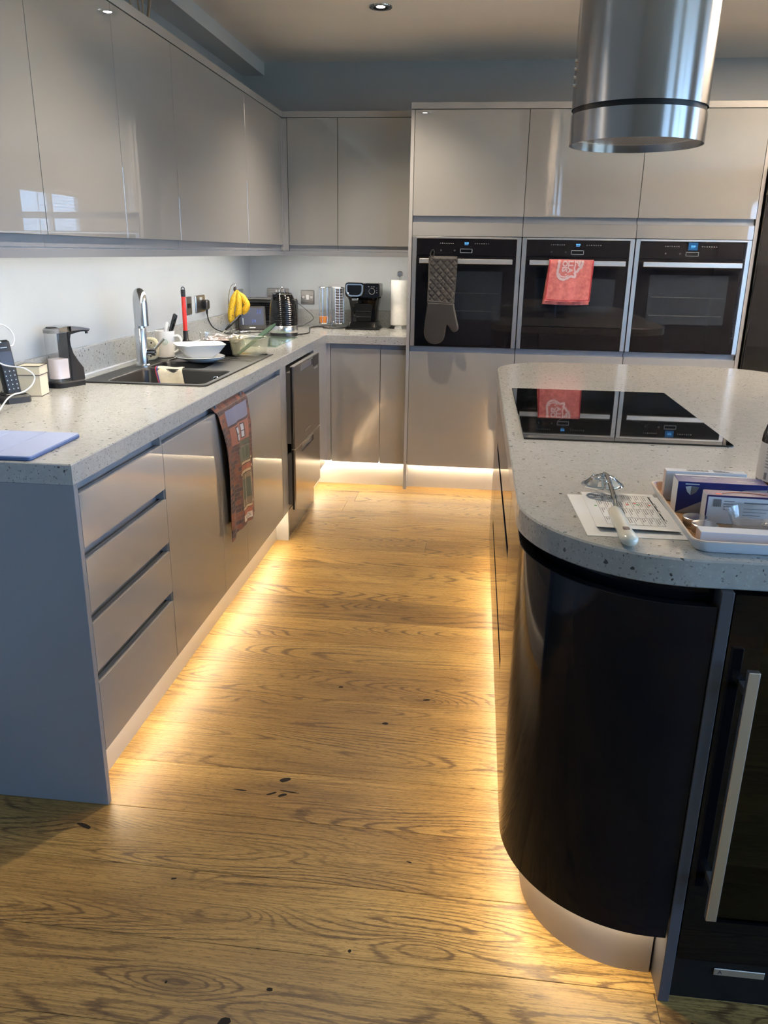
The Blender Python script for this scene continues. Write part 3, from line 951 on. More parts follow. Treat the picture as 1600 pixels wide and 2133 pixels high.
def oven(k, x0, x1):
    xc = (x0 + x1) / 2
    t = T('oven', ('black glass oven with a dark mitt on its steel handle', 'black glass combination oven with a red towel on its handle',
                   'black glass oven nearest the fridge with bare steel handle')[k], 'oven', (xc, 3.2, 0.862), group=None)
    yf = YT - 0.004
    part('casing', MB().box(x0 + 0.03, x1 - 0.03, YT + 0.02, D - 0.06, 0.866, 1.44), 'black', t, True, 0)
    for a, b in ((x0 + 0.003, x0 + 0.026), (x1 - 0.026, x1 - 0.003)):
        part('side_trim', MB().box(a, b, YT - 0.006, YT + 0.018, 0.861, 1.4555, 0.001), 'steel', t, True)
    part('top_trim', MB().box(x0 + 0.026, x1 - 0.026, YT - 0.006, YT + 0.018, 1.4455, 1.4555, 0.001), 'steelx', t, True)
    ga, gb = x0 + 0.0275, x1 - 0.0275
    part('control_panel', MB().box(ga, gb, yf, YT + 0.018, 1.3575, 1.4445, 0.001), 'blackglass', t, True)
    zlow = 0.863 if k != 1 else 0.988
    door = part('door', MB().box(ga, gb, yf, YT + 0.018, zlow, 1.3545, 0.001), 'blackglass', t, True)
    if k == 1:
        part('lower_drawer', MB().box(ga, gb, yf, YT + 0.018, 0.863, 0.985, 0.001), 'blackglass', t, True)
    wa, wb, za, zb = (xc - 0.205, xc + 0.205, 1.015, 1.275) if k != 1 else (xc - 0.215, xc + 0.215, 1.07, 1.245)
    part('window', MB().box(wa, wb, yf - 0.0006, yf - 0.0001, za, zb), 'ovenwin', door, True, 0)
    rk = MB()
    for z in ((za + zb) / 2 + 0.012, za + 0.045):
        rk.box(wa + 0.012, wb - 0.012, yf - 0.0010, yf - 0.0006, z, z + 0.0022)
    if k != 1: part('rack', rk, 'darkgrey', door, True, 0)
    h = MB().box(xc - 0.254, xc + 0.254, YT - 0.046, YT - 0.034, 1.3145, 1.3402, 0.0015)
    hd = part('handle', h, 'steelx', t, True)
    for s in (-0.2, 0.2):
        part('handle_post', MB().cyl((xc + s, YT - 0.035, 1.327), (xc + s, yf, 1.327), 0.006, 12), 'chrome_sat', hd, True)
    # badge outline, touch icons, display
    bd = MB()
    for a, b, c, d in ((-.033, .033, 1.3915, 1.3930), (-.033, .033, 1.3720, 1.3735), (-.033, -.0315, 1.372, 1.393), (.0315, .033, 1.372, 1.393)):
        bd.box(xc + a, xc + b, yf - 0.0006, yf - 0.0001, c, d)
    part('badge', bd, 'silverprint', t, True, 0)
    ic = MB()
    for s in [-.145 + .0115 * i for i in range(7)] + [.045 + .012 * i for i in range(7)]:
        ic.box(xc + s, xc + s + 0.006, yf - 0.0006, yf - 0.0001, 1.4185, 1.4225)
    for s in (-.138, -.063):
        ic.lathe([(0.0042, 0), (0.0028, 0)], 12, mat=frame((xc + s, yf - 0.0004, 1.384), (1, 0, 0), (0, 0, 1)), cap0=False, cap1=False)
    part('touch_icons', ic, 'midgrey', t, True, 0, kind='stuff')
    if k == 2:
        part('display_panel', MB().box(xc - 0.024, xc + 0.024, yf - 0.0005, yf - 0.0001, 1.402, 1.441), 'ovenpanel', t, True, 0)
    ds = MB()
    for s in (-0.010, -0.0045, 0.002, 0.0075):
        ds.box(xc + s, xc + s + 0.0042, yf - 0.0010, yf - 0.0005, 1.419, 1.4265)
    ds.box(xc - 0.010, xc + 0.010, yf - 0.0010, yf - 0.0005, 1.4135, 1.4150)
    part('display_digits', ds, 'ovenlcd', t, True, 0)
build_tall()

def build_fridge():
    x0, x1 = 2.932, 3.84
    t = T('fridge', 'tall gloss black fridge freezer at the right end of the ovens', 'fridge', ((x0 + x1) / 2, 3.3, 0.0))
    part('cabinet', MB().box(x0, x1, 3.03, D - 0.02, 0.02, 1.83), 'black', t, True, 0)
    for a, b in ((x0 + 0.002, 3.384), (3.388, x1 - 0.002)):
        d = part('door', MB().box(a, b, 2.975, 3.026, 0.08, 1.825, 0.006, 2), 'blackgloss', t, True)
        hx = b - 0.04 if a < 3 else a + 0.04
        part('handle', MB().tube([(hx, 2.975, 0.7), (hx, 2.945, 0.72), (hx, 2.945, 1.5), (hx, 2.975, 1.52)], 0.010, 10), 'darkgrey', d, True)
    part('kick_grille', MB().box(x0 + .01, x1 - .01, 2.99, 3.03, 0.0, 0.075), 'black', t, True, 0)
build_fridge()

# ================================================================ wall units
def build_uppers():
    ys = [0.045, 0.5433, 1.058, 1.5556, 2.5056, 3.232]
    labs = ['gloss wall cabinet at the near left edge of the picture', 'gloss wall cabinet above the cordless phone and soap dispenser',
            'gloss wall cabinet above the kitchen tap', 'widest gloss wall cabinet above plates and red handled plunger', 'gloss wall cabinet at the corner above the bananas']
    for k in range(5):
        y0, y1 = ys[k], ys[k + 1]
        t = T('wall_cabinet', labs[k], 'cabinet', (0.16, (y0 + y1) / 2, 1.37))
        part('body', MB().box(0.0005, XU - 0.022, y0 + .0005, y1 - .0005, 1.372, 2.085), 'carcass', t, True, 0)
        part('door', door_mb(XU, y0, y1, 1.401, 2.0860), 'gloss', t, True)
        part('handle_rail', MB().box(XU - 0.020, XU - 0.014, y0 + .0008, y1 - .0008, 1.369, 1.405), 'rail', t, True, 0)
    p = part('side_panel', MB().box(0.001, XU, 0.0265, 0.0445, 1.3415, 2.0885, 0.0008), 'panel')
    tag(p, 'grey side panel closing the near end of the left wall units', 'panel')
    xs = [0.3475, 0.6409, XT - 0.001]
    for k in range(2):
        x0, x1 = xs[k], xs[k + 1]
        t = T('wall_cabinet', ('gloss wall cabinet on the back wall above the black toaster', 'gloss wall cabinet on the back wall above coffee machine')[k], 'cabinet', ((x0 + x1) / 2, 3.45, 1.37))
        part('body', MB().box(x0, x1, YU + 0.022, D - 0.001, 1.372, 2.085), 'carcass', t, True, 0)
        part('door', doory_mb(YU, x0, x1, 1.401, 2.0860), 'gloss', t, True)
        part('handle_rail', MB().box(x0 + .0008, x1 - .0008, YU + 0.014, YU + 0.020, 1.369, 1.405), 'rail', t, True, 0)
    cp = [(XU, 3.2335), (XU, YU), (0.346, YU), (0.346, YU + 0.02), (XU - 0.02, YU + 0.02), (XU - 0.02, 3.2335)]
    p = part('corner_post', MB().prism(cp, 1.3705, 2.0860, 0.003), 'panel')
    tag(p, 'narrow upright corner post joining the left and back wall units', 'panel')
    co = [(0.001, 0.04), (XU + 0.001, 0.04), (XU + 0.001, YU - 0.001), (XT - 0.002, YU - 0.001), (XT - 0.002, D - 0.001), (0.001, D - 0.001)]
    p = part('cornice', MB().prism(co, 2.0892, 2.1210, 0.001), 'panel')
    tag(p, 'flat pale cornice along the top of the wall units', 'cornice')
    pe = [(XU - 0.024, 0.045), (XU - 0.002, 0.045), (XU - 0.002, YU + 0.002), (XT - 0.001, YU + 0.002), (XT - 0.001, YU + 0.024), (XU - 0.024, YU + 0.024)]
    p = part('pelmet', MB().prism(pe, 1.3415, 1.3665, 0.0006), 'rail')
    tag(p, 'light strip of pelmet under the wall units hiding the lights', 'pelmet')
    def bar(label, b, tape):
        t = T('under_cabinet_light', label, 'light', b[0])
        part('housing', MB().box(*b[1]), 'whiteplastic', t, True, 0)
        part('led_tape', MB().box(*tape), 'led_upper', t, True, 0)
    bar('long light bar under the wall units of the left run', ((0.28, 1.6, 1.36), (0.272, 0.294, 0.08, 3.28, 1.3595, 1.3715)), (0.279, 0.287, 0.09, 3.27, 1.3575, 1.3594))
    bar('light bar under the back wall units above coffee machine', ((0.7, 3.3, 1.36), (0.34, 1.06, 3.297, 3.319, 1.3595, 1.3715)), (0.35, 1.05, 3.304, 3.312, 1.3575, 1.3594))
build_uppers()

# ================================================================ worktops, sink, island
SX0, SX1, SY0, SY1 = 0.085, 0.553, 1.085, 2.052
def build_worktop():
    L = [(0.001, -0.001), (0.6109, -0.001), (0.6109, 3.0168), (XT - 0.0005, 3.0168), (XT - 0.0005, D - 0.001), (0.001, D - 0.001)]
    hole = rrect(SX0 + 0.012, SX1 - 0.012, SY0 + 0.012, SY1 - 0.012, 0.02)
    w = part('worktop', MB().prism(L, HB, H, 0.0025, [list(reversed(hole))]), 'quartz', smooth=40)
    tag(w, 'speckled pale quartz worktop running round the left and back walls', 'worktop')
    u = part('upstand', MB().box(0.0005, 0.02, 0.0, D - 0.0005, H + .0002, 1.0105, 0.001), 'quartz')
    tag(u, 'low quartz upstand along the left wall behind sink and phone', 'upstand')
    part('seal_strip', MB().box(0.0201, 0.026, 0.95, D - 0.03, H + .0002, H + 0.006), 'white', u, smooth=0)
    u = part('upstand', MB().box(0.0205, XT - 0.001, D - 0.02, D - 0.0005, H + .0002, 1.0105, 0.001), 'quartz')
    tag(u, 'low quartz upstand along the back wall behind coffee machine', 'upstand')
build_worktop()

def bowl(x0, x1, y0, y1, zt, zb, r=0.03):
    mb = MB()
    rings = []
    for f, z in ((0, zt), (0.004, zt - 0.006), (0.010, zb + 0.03), (0.022, zb + 0.008), (0.045, zb)):
        rings.append([(x, y, z) for x, y in rrect(x0 + f, x1 - f, y0 + f, y1 - f, max(r - f * 0.3, 0.012), 5)])
    mb.loft(list(rings), True, False, True)
    return mb
def build_sink():
    t = T('sink', 'black composite bowl and a half sink with drainer', 'sink', ((SX0 + SX1) / 2, (SY0 + SY1) / 2, H))
    mb_, hb_ = (0.170, 0.532, 1.112, 1.452), (0.170, 0.40, 1.487, 1.665)
    zr = H + 0.005
    holes = [list(reversed(rrect(*mb_, 0.03))), list(reversed(rrect(*hb_, 0.03))), list(reversed(rrect(0.170, 0.532, 1.70, 2.028, 0.02)))]
    part('rim', MB().prism(rrect(SX0, SX1, SY0, SY1, 0.022), H + 0.0003, zr, 0.002, holes), 'sink', t, True, 40)
    part('main_bowl', bowl(*mb_, zr - 0.001, 0.735), 'sink', t, True)
    part('half_bowl', bowl(*hb_, zr - 0.001, 0.80), 'sink', t, True)
    dr = MB().box(0.165, 0.537, 1.695, 2.033, H - 0.008, H - 0.003)
    for i in range(5):
        y = 1.745 + i * 0.056
        dr.box(0.185, 0.520, y, y + 0.012, H - 0.004, H - 0.0018, 0.001)
    part('drainer', dr, 'sink', t, True)
    for (cx, cy, z) in ((0.36, 1.28, 0.7355), (0.285, 1.576, 0.8005)):
        part('strainer', MB().lathe([(0.045, 0.0), (0.043, 0.003), (0.030, 0.002), (0.0, 0.001)], 32, (cx, cy, z), cap0=False), 'chrome_sat', t, True)
    mt = frame((0.470, 1.4445, 0.872), (1, 0, 0), (0, 0, 1))
    part('overflow', MB().lathe([(0.017, 0.0), (0.019, 0.003), (0.0155, 0.004), (0.013, 0.001)], 32, mat=mt, cap0=False, cap1=False), 'chrome', t, True)
build_sink()

def build_tap():
    x, y = 0.138, 1.52
    z0 = H + 0.005
    t = T('tap', 'tall chrome swan neck mixer tap behind the black sink', 'tap', (x, y, z0))
    part('base', MB().lathe([(0.029, 0), (0.029, 0.004), (0.0235, 0.008), (0.0235, 0.148), (0.0225, 0.150)], 32, (x, y, z0)), 'chrome_sat', t, True)
    pts = [(x, y, z0 + 0.150), (x, y, z0 + 0.235)]
    R = 0.036
    dx, dy = 0.56, -0.83
    for k in range(13):
        a = PI - PI * k / 12 * 0.97
        q = R + R * math.cos(a)
        pts.append((x + q * dx, y + q * dy, z0 + 0.250 + R * 1.05 * math.sin(a)))
    pts.append((x + 2 * R * dx, y + 2 * R * dy, z0 + 0.200))
    pts.append((x + 2 * R * dx, y + 2 * R * dy, z0 + 0.165))
    part('spout', MB().tube(pts, 0.0205, 24), 'chrome_sat', t, True)
    lv = MB().cyl((x + 0.015, y + 0.006, z0 + 0.055), (x + 0.052, y + 0.012, z0 + 0.055), 0.015, 20)
    lv.tube([(x + 0.044, y + 0.01, z0 + 0.060), (x + 0.066, y + 0.016, z0 + 0.085), (x + 0.088, y + 0.022, z0 + 0.108)], [0.006, 0.0055, 0.005], 12)
    part('lever', lv, 'chrome', t, True)
build_tap()

# ---- island (turned a third of a degree)
IP, IA = Vector((1.592, -0.12, 0.0)), math.radians(0.35)
def TI(name, label, cat):
    o = T(name, label, cat, tuple(IP), IA)
    ROOTM[o.name] = Matrix.Translation(IP)
    return o
IX0, IX1, IY0, IY1 = 1.592, 2.78, -0.391, 2.06
def arc_strip(xf, cx, cy, r, ystart, xend, th, seg=24):
    """outline of a curved slab: straight flank x = xf - from ystart, quarter round, then along -y to xend"""
    out = [(cx - r, ystart)]
    inn = [(cx - r + th, ystart)]
    for k in range(seg + 1):
        a = PI + 0.5 * PI * k / seg
        out.append((cx + r * math.cos(a), cy + r * math.sin(a)))
        inn.append((cx + (r - th) * math.cos(a), cy + (r - th) * math.sin(a)))
    out.append((xend, cy - r))
    inn.append((xend, cy - r + th))
    return out + list(reversed(inn))
def flip(pl, ym):
    return [(x, 2 * ym - y) for x, y in reversed(pl)]
def build_island():
    w = TI('island_worktop', 'speckled quartz island worktop with rounded corners', 'worktop')
    part('slab', MB().prism(rrect(IX0, IX1, IY0, IY1, 0.285, 20), HB, H, 0.003, bevb=0.002), 'quartz', w, True, 40)
    cx, cy, r = 1.880, -0.120, 0.279
    ym = (IY0 + IY1) / 2
    for far in (False, True):
        t = TI('curved_cabinet', 'dark gloss curved door cabinet at the %s' % ('far end of the island, facing the ovens' if far else 'near rounded corner of the island'), 'cabinet')
        f = (lambda pl: flip(pl, ym)) if far else (lambda pl: pl)
        ys = 0.25
        part('door', MB().prism(f(arc_strip(cx - r, cx, cy, r, ys, 1.905, 0.02, 32)), 0.151, 0.831, 0.001), 'graphite', t, True, 40)
        part('handle_rail', MB().prism(f(arc_strip(cx - r, cx, cy, r - 0.032, ys, 1.905, 0.005, 24)), 0.80, 0.8595), 'graphite', t, True, 40)
        body = [(cx - r + 0.04, ys), (cx - r + 0.04, cy)] + [(cx + (r - 0.04) * math.cos(PI + 0.5 * PI * k / 12), cy + (r - 0.04) * math.sin(PI + 0.5 * PI * k / 12)) for k in range(1, 13)] + [(1.905, cy - r + 0.04), (1.905, ys)]
        part('body', MB().prism(f(body), 0.155, 0.858), 'carcass', t, True, 40)
        rp_ = 0.223
        pk = TI('plinth', 'curved grey kickboard under the %s end of the island' % ('far' if far else 'near'), 'plinth')
        part('board', MB().prism(f(arc_strip(cx - rp_, cx, -0.115, rp_, ys, 1.903, 0.012, 24)), 0.0, 0.1485), 'graphite_plinth', pk, True, 40)
        tp = arc_strip(0, cx, -0.115, rp_ + 0.014, ys, 1.903, 0.006, 24)
        part('led_tape', MB().prism(f(tp), 0.1492, 0.1503), 'led_plinth', pk, True, 0)
    xf = cx - r
    y0, y1 = 0.251, 2 * ym - 0.251
    t = TI('pan_drawer_unit', 'wide gloss pan drawer unit along the aisle side of the island', 'cabinet')
    part('body', MB().box(xf + 0.022, 1.905, y0 + .001, y1 - .001, 0.155, 0.855), 'carcass', t, True, 0)
    for a, b in ((0.152, 0.335), (0.362, 0.645), (0.675, 0.831)):
        part('drawer', MB().box(xf, xf + 0.019, y0 + .0015, y1 - .0015, a, b, 0.0010), 'graphite', t, True)
    for a, b in ((0.335, 0.362), (0.645, 0.675), (0.831, 0.859)):
        part('handle_rail', MB().box(xf + 0.0195, xf + 0.0215, y0 + .002, y1 - .002, a - 0.01, b), 'graphite', t, True, 0)
    pk = TI('plinth', 'long pale kickboard on the aisle side of the island', 'plinth')
    part('board', MB().box(cx - 0.223, cx - 0.211, y0, y1, 0.0, 0.1485), 'plinth', pk, True, 0)
    part('led_tape', MB().box(cx - 0.237, cx - 0.231, y0, y1, 0.1492, 0.1503), 'led_plinth', pk, True, 0)
    t = TI('end_panel', 'dark floor-length panel between curved cabinet and wine cooler', 'panel')
    part('panel', MB().box(1.9075, 1.9275, -0.402, 2.06, 0.0, 0.8595, 0.0008), 'graphite_panel', t, True)
    # wine cooler
    x0, x1, yf = 1.931, 2.526, -0.398
    t = TI('wine_cooler', 'black glass fronted wine cooler under the near end of the island', 'wine cooler')
    b = MB().box(x0, x0 + .03, yf + .045, 0.15, 0.1, 0.855).box(x1 - .03, x1, yf + .045, 0.15, 0.1, 0.855).box(x0 + .03, x1 - .03, 0.12, 0.15, 0.1, 0.855)
    b.box(x0 + .03, x1 - .03, yf + .045, 0.12, 0.1, 0.13).box(x0 + .03, x1 - .03, yf + .045, 0.12, 0.83, 0.855)
    part('casing', b, 'black', t, True, 0)
    fr = MB().box(x0, x0 + .055, yf, yf + .04, 0.105, 0.855).box(x1 - .055, x1, yf, yf + .04, 0.105, 0.855)
    fr.box(x0 + .055, x1 - .055, yf, yf + .04, 0.105, 0.20).box(x0 + .055, x1 - .055, yf, yf + .04, 0.80, 0.855)
    d = part('door', fr, 'blackglass', t, True, 0)
    part('pane', MB().box(x0 + .055, x1 - .055, yf + .006, yf + .010, 0.20, 0.80), thin_glass('smoked_glass', (0.35, 0.35, 0.38)), d, True, 0)
    hd = part('handle', MB().box(1.953, 1.9712, yf - 0.048, yf - 0.036, 0.244, 0.742, 0.001), 'steel', d, True)
    for z in (0.30, 0.69):
        part('handle_post', MB().box(1.957, 1.967, yf - 0.036, yf, z, z + 0.012), 'steel', d, True, 0)
    for k in range(5):
        z = 0.245 + 0.115 * k
        part('shelf', MB().box(x0 + .035, x1 - .035, yf + .052, 0.10, z, z + 0.022), 'darkgrey', t, True, 0)
    part('base_grille', MB().box(x0, x1, yf + 0.012, yf + 0.03, 0.0, 0.098), 'black', t, True, 0)
    bd = part('maker_plate', MB().box(2.006, 2.099, yf + 0.009, yf + 0.0118, 0.064, 0.080, 0.001), 'steelx', t, True)
    part('lettering', text_mb('A', 0.013, frame((2.017, yf + 0.0086, 0.072), (1, 0, 0), (0, 0, 1))), 'inkdark', bd, True, 0)
    t = TI('island_cabinet', 'plain dark cabinet filling the far side of the island', 'cabinet')
    part('body', MB().box(1.929, 2.52, 0.16, 2.02, 0.0, 0.857), 'graphite_panel', t, True, 0)
    part('side_body', MB().box(2.53, 2.74, -0.30, 1.98, 0.0, 0.857), 'graphite_panel', t, True, 0)
build_island()

def build_hob():
    x0, x1, y0, y1 = 1.634, 2.166, 0.447, 1.265
    t = TI('induction_hob', 'black glass induction hob set into the island worktop', 'hob')
    part('glass_plate', MB().prism(rrect(x0, x1, y0, y1, 0.006, 3), H + 0.0003, H + 0.0045, 0.0012), 'hobglass', t, True, 40)
    for cx, cy, r in ((1.865, 0.66, 0.125), (1.865, 1.02, 0.105)):
        part('zone_ring', MB().lathe([(r, 0.0046), (r - 0.003, 0.0046)], 48, (cx, cy, H), cap0=False, cap1=False).lathe([(r * .55, 0.0046), (r * .55 - 0.002, 0.0046)], 40, (cx, cy, H), cap0=False, cap1=False), 'ring', t, True, 0)
build_hob()

def build_hood():
    x, y, r = 1.902, 0.845, 0.1795
    t = T('cooker_hood', 'round brushed steel island hood hanging from the ceiling', 'extractor hood', (x, y, 1.66))
    part('upper_tube', MB().lathe([(r, 0.0885), (r, ZC - 1.66)], 96, (x, y, 1.66), cap0=False, cap1=False), 'hood', t, True)
    part('shadow_gap', MB().lathe([(r - 0.004, 0.074), (r - 0.004, 0.089)], 96, (x, y, 1.66), cap0=False, cap1=False), 'black', t, True)
    part('lower_ring', MB().lathe([(r - 0.003, 0.020), (r - 0.003, 0.0), (r, 0.0), (r, 0.0745), (r - 0.004, 0.0745)], 96, (x, y, 1.66), cap0=False, cap1=False), 'hood', t, True)
    g = part('grille', MB().lathe([(r - 0.003, 0.020), (0.0, 0.020)], 64, (x, y, 1.66), cap0=False, cap1=False), 'steelx', t, True)
    ho = MB()
    n = 17
    for i in range(-n, n + 1):
        for j in range(-n, n + 1):
            px, py = i * 0.0095 + (0.00475 if j % 2 else 0), j * 0.0083
            if px * px + py * py > 0.150 ** 2: continue
            ho.lathe([(0.0031, 0.0192), (0.0, 0.0192)], 6, (x + px, y + py, 1.66), cap0=False, cap1=False)
    part('perforations', ho, 'black', g, True, 0, kind='stuff')
    for k in range(4):
        z = 1.806 + 0.02 * k
        part('button', MB().cyl((x - r + 0.004, y - 0.02, z), (x - r - 0.004, y - 0.02, z), 0.0045, 14), 'chrome', t, True)
build_hood()

# ================================================================ small things: left worktop
def build_phone():
    t = T('cordless_phone', 'black cordless phone standing in its charging cradle', 'phone', (0.066, 0.690, H), -0.62)
    pl = [(-.030, -.044), (.026, -.044), (.040, -.030), (.040, .034), (.028, .044), (-.022, .044), (-.030, .036)]
    c = part('cradle', MB().prism(pl, 0.0, 0.024, 0.006), 'darkgrey', t)
    part('cradle_top', MB().box(-.022, .028, -.034, .034, 0.0235, 0.030, 0.004), 'black', t)
    tilt = Matrix.Translation((0.004, 0.0, 0.024)) @ Matrix.Rotation(math.radians(-11), 4, 'Y') @ Matrix.Rotation(math.radians(2), 4, 'X')
    hs = MB().prism(rrect(-.0135, .0135, -.024, .024, .008), 0.0, 0.165, 0.006, bevb=0.004, mat=tilt)
    h = part('handset', hs, 'black', t)
    def face(y0, y1, z0, z1, m, nm, e=0.0006):
        part(nm, MB().box(0.0135, 0.0135 + e, y0, y1, z0, z1, mat=tilt), m, h, smooth=0)
    face(-.019, .019, 0.088, 0.130, 'screen', 'display')
    face(-.010, .010, 0.141, 0.1435, 'silverprint', 'logo_bar')
    k = MB()
    kl = MB()
    for r in range(5):
        for q in range(3):
            y, z = -.0135 + q * .0135, 0.016 + r * 0.0135
            k.box(0.0135, 0.0146, y - .0052, y + .0052, z - .0042, z + .0042, 0.0005, mat=tilt)
            kl.box(0.0146, 0.0148, y - .0014, y + .0014, z - .0016, z + .0016, mat=tilt)
    part('keypad', k, 'darkgrey', h)
    part('key_print', kl, 'silverprint', h, smooth=0)
    cab = bezier([(0.046, 0.40, H + .0045), (0.04, 0.48, H + .10), (0.03, 0.62, H + .235), (0.032, 0.73, H + .232), (0.040, 0.775, H + .200), (0.042, 0.76, H + .165),
                  (0.05, 0.68, H + .185), (0.06, 0.60, H + .21), (0.075, 0.55, H + .19), (0.098, 0.60, H + .13), (0.105, 0.70, H + .105), (0.112, 0.745, H + .075),
                  (0.112, 0.73, H + .050), (0.125, 0.66, H + .040), (0.14, 0.55, H + .04), (0.16, 0.42, H + .0022), (0.15, 0.30, H + .0022)], 8)
    c = part('charging_cable', MB().tube(cab, 0.0022, 8), 'whiteplastic')
    tag(c, 'white charging cable looping in the air over the cordless phone', 'cable')
build_phone()

def build_cream_box():
    t = T('cream_box', 'small lidded cream card box with dark edges beside the phone', 'box', (0.063, 0.822, H), 0.16)
    w = 0.034
    part('base', MB().box(-w, w, -w, w, 0.002, 0.068), 'cream', t, smooth=0)
    part('lid', MB().box(-w - .0015, w + .0015, -w - .0015, w + .0015, 0.0695, 0.0965), 'cream', t, smooth=0)
    e = MB()
    for z, q in ((0.0, w + .0005), (0.0675, w + .0022), (0.0955, w + .0024)):
        for a in ((-q, q, -q, -q + .0015), (-q, q, q - .0015, q), (-q, -q + .0015, -q, q), (q - .0015, q, -q, q)):
            e.box(*a, z, z + 0.0022)
    part('edge_trim', e, 'edgebrown', t, smooth=0)
build_cream_box()

def build_soap():
    t = T('soap_dispenser', 'automatic soap dispenser with clear tank and black pump column', 'soap dispenser', (0.074, 1.005, H), math.radians(68))
    # local x points along the nozzle
    part('foot', MB().prism(rrect(-.062, .064, -.034, .034, (.03, .012, .012, .03), 6), 0.0, 0.020, 0.004), 'blacksatin', t)
    col = []
    prof = [(0.004, .066, .020), (0.004, .064, .060), (0.004, .044, .085), (0.004, .026, .112), (0.004, .018, .140), (0.004, .017, .160), (0.004, .022, .176), (.004, .034, .186)]
    rings = [[(x, y, z) for x, y in rrect(a, b, -.030, .030, .008, 3)] for a, b, z in prof]
    part('column', MB().loft(rings), 'blacksatin', t)
    tk = [[(x, y, z) for x, y in rrect(-.058, .0035, -.030, .030, (.026, .004, .004, .026), 6)] for z in (0.030, 0.184)]
    part('tank', MB().loft(tk, True, True, True), 'plasticclear', t)
    part('tank_foot', MB().prism(rrect(-.058, .0035, -.030, .030, (.026, .004, .004, .026), 6), 0.0205, 0.0295), 'plasticclear', t)
    part('soap', MB().prism(rrect(-.0545, .0005, -.0265, .0265, (.023, .003, .003, .023), 6), 0.031, 0.097), 'soap', t)
    part('tank_lid', MB().prism(rrect(-.0595, .0045, -.0315, .0315, (.027, .006, .006, .027), 6), 0.1845, 0.200, 0.005), 'midgrey', t)
    part('lid_catch', MB().box(-.050, -.020, -.012, .012, 0.200, 0.2045, .002), 'black', t)
    nz = [[(x, y, z) for y, z in ((-w, z0), (w, z0), (w, z1 - .003), (w * .6, z1), (-w * .6, z1), (-w, z1 - .003))] for x, w, z0, z1 in
          ((-.030, .0325, .187, .204), (0.0, .0325, .187, .208), (.03, .028, .188, .207), (.08, .018, .187, .199), (.118, .011, .184, .192))]
    part('chrome_spout', MB().loft(nz), 'chrome', t)
    part('spout_underside', MB().loft([[(x, y, z) for y, z in ((-w, z0), (w, z0), (w, z1), (-w, z1))] for x, w, z0, z1 in ((.02, .024, .176, .189), (.07, .016, .182, .1885), (.116, .009, .180, .1855))]), 'blacksatin', t)
    part('nozzle', MB().cyl((.112, 0, .172), (.112, 0, .182), .005, 12), 'black', t)
build_soap()

def build_tablet():
    t = T('tablet', 'tablet in a lavender blue folding case near the worktop end', 'tablet', (0.372, 0.134, H), math.radians(1.5))
    a, b = 0.133, 0.126
    part('case_back', MB().prism(rrect(-a, a, -b, b, .010, 4), 0.0, 0.0065, 0.0015, bevb=0.002), 'blue_dark', t)
    xs = [-a, -a + .088, -a + .176, a]
    for i in range(3):
        r = [0.0012] * 4
        if i == 0: r = [0.01, 0.0012, 0.0012, 0.01]
        if i == 2: r = [0.0012, 0.01, 0.01, 0.0012]
        part('cover_panel', MB().prism(rrect(xs[i] + .0006, xs[i + 1] - .0006, -b, b, r, 4), 0.0068, 0.0108, 0.0010), 'blue_case', t)
build_tablet()

def build_cloth():
    yr = 1.4675
    def fn(u, v):
        x = 0.212 + 0.115 * u + 0.012 * (v - 0.3) + 0.030 * v * v
        s = v * 0.155 - 0.030
        zt = H + 0.0090
        w = 0.004 * math.sin(9 * u + 2) * min(1, v * 1.5)
        if s < 0: return (x, yr - s, zt + 0.002 * math.sin(7 * u) - 0.3 * max(0, -s - .017))
        a = min(s / 0.022, PI / 2)
        y = yr - 0.0225 * math.sin(a)
        z = zt - 0.0225 * (1 - math.cos(a))
        if s > 0.022 * PI / 2:
            e = s - 0.022 * PI / 2
            z -= e * 0.93
            y -= e * 0.25
        return (x + w * 0.5, y + w, z)
    t = T('dish_cloth', 'beige waffle dish cloth with red and blue border hanging over the sink divider', 'cloth', (0.27, 1.46, H))
    part('cloth', MB().sheet(fn, 22, 30, -0.0022), 'beigecloth', t, True, 60)
    rb = MB()
    for i in range(26):
        u = (i + 0.5) / 27
        rb.tube([Vector(fn(u, v / 12)) + Vector((0, -.0003, .0002)) for v in range(1, 12)], 0.0010, 5)
    part('ribs', rb, 'beigecloth', t, True)
    for u0, m_ in ((0.015, 'stripered'), (0.065, 'stripeblue')):
        part('border_stripe', MB().sheet(lambda u, v: Vector(fn(u0 + u * 0.04, v)) + Vector((-0.0005, -.0016, .0012)), 2, 24, 0.0006), m_, t, True)
    part('border_stripe', MB().sheet(lambda u, v: Vector(fn(u, 0.93 + v * 0.035)) + Vector((0, -.0014, .0006)), 20, 2, 0.0006), 'stripered', t, True)
build_cloth()

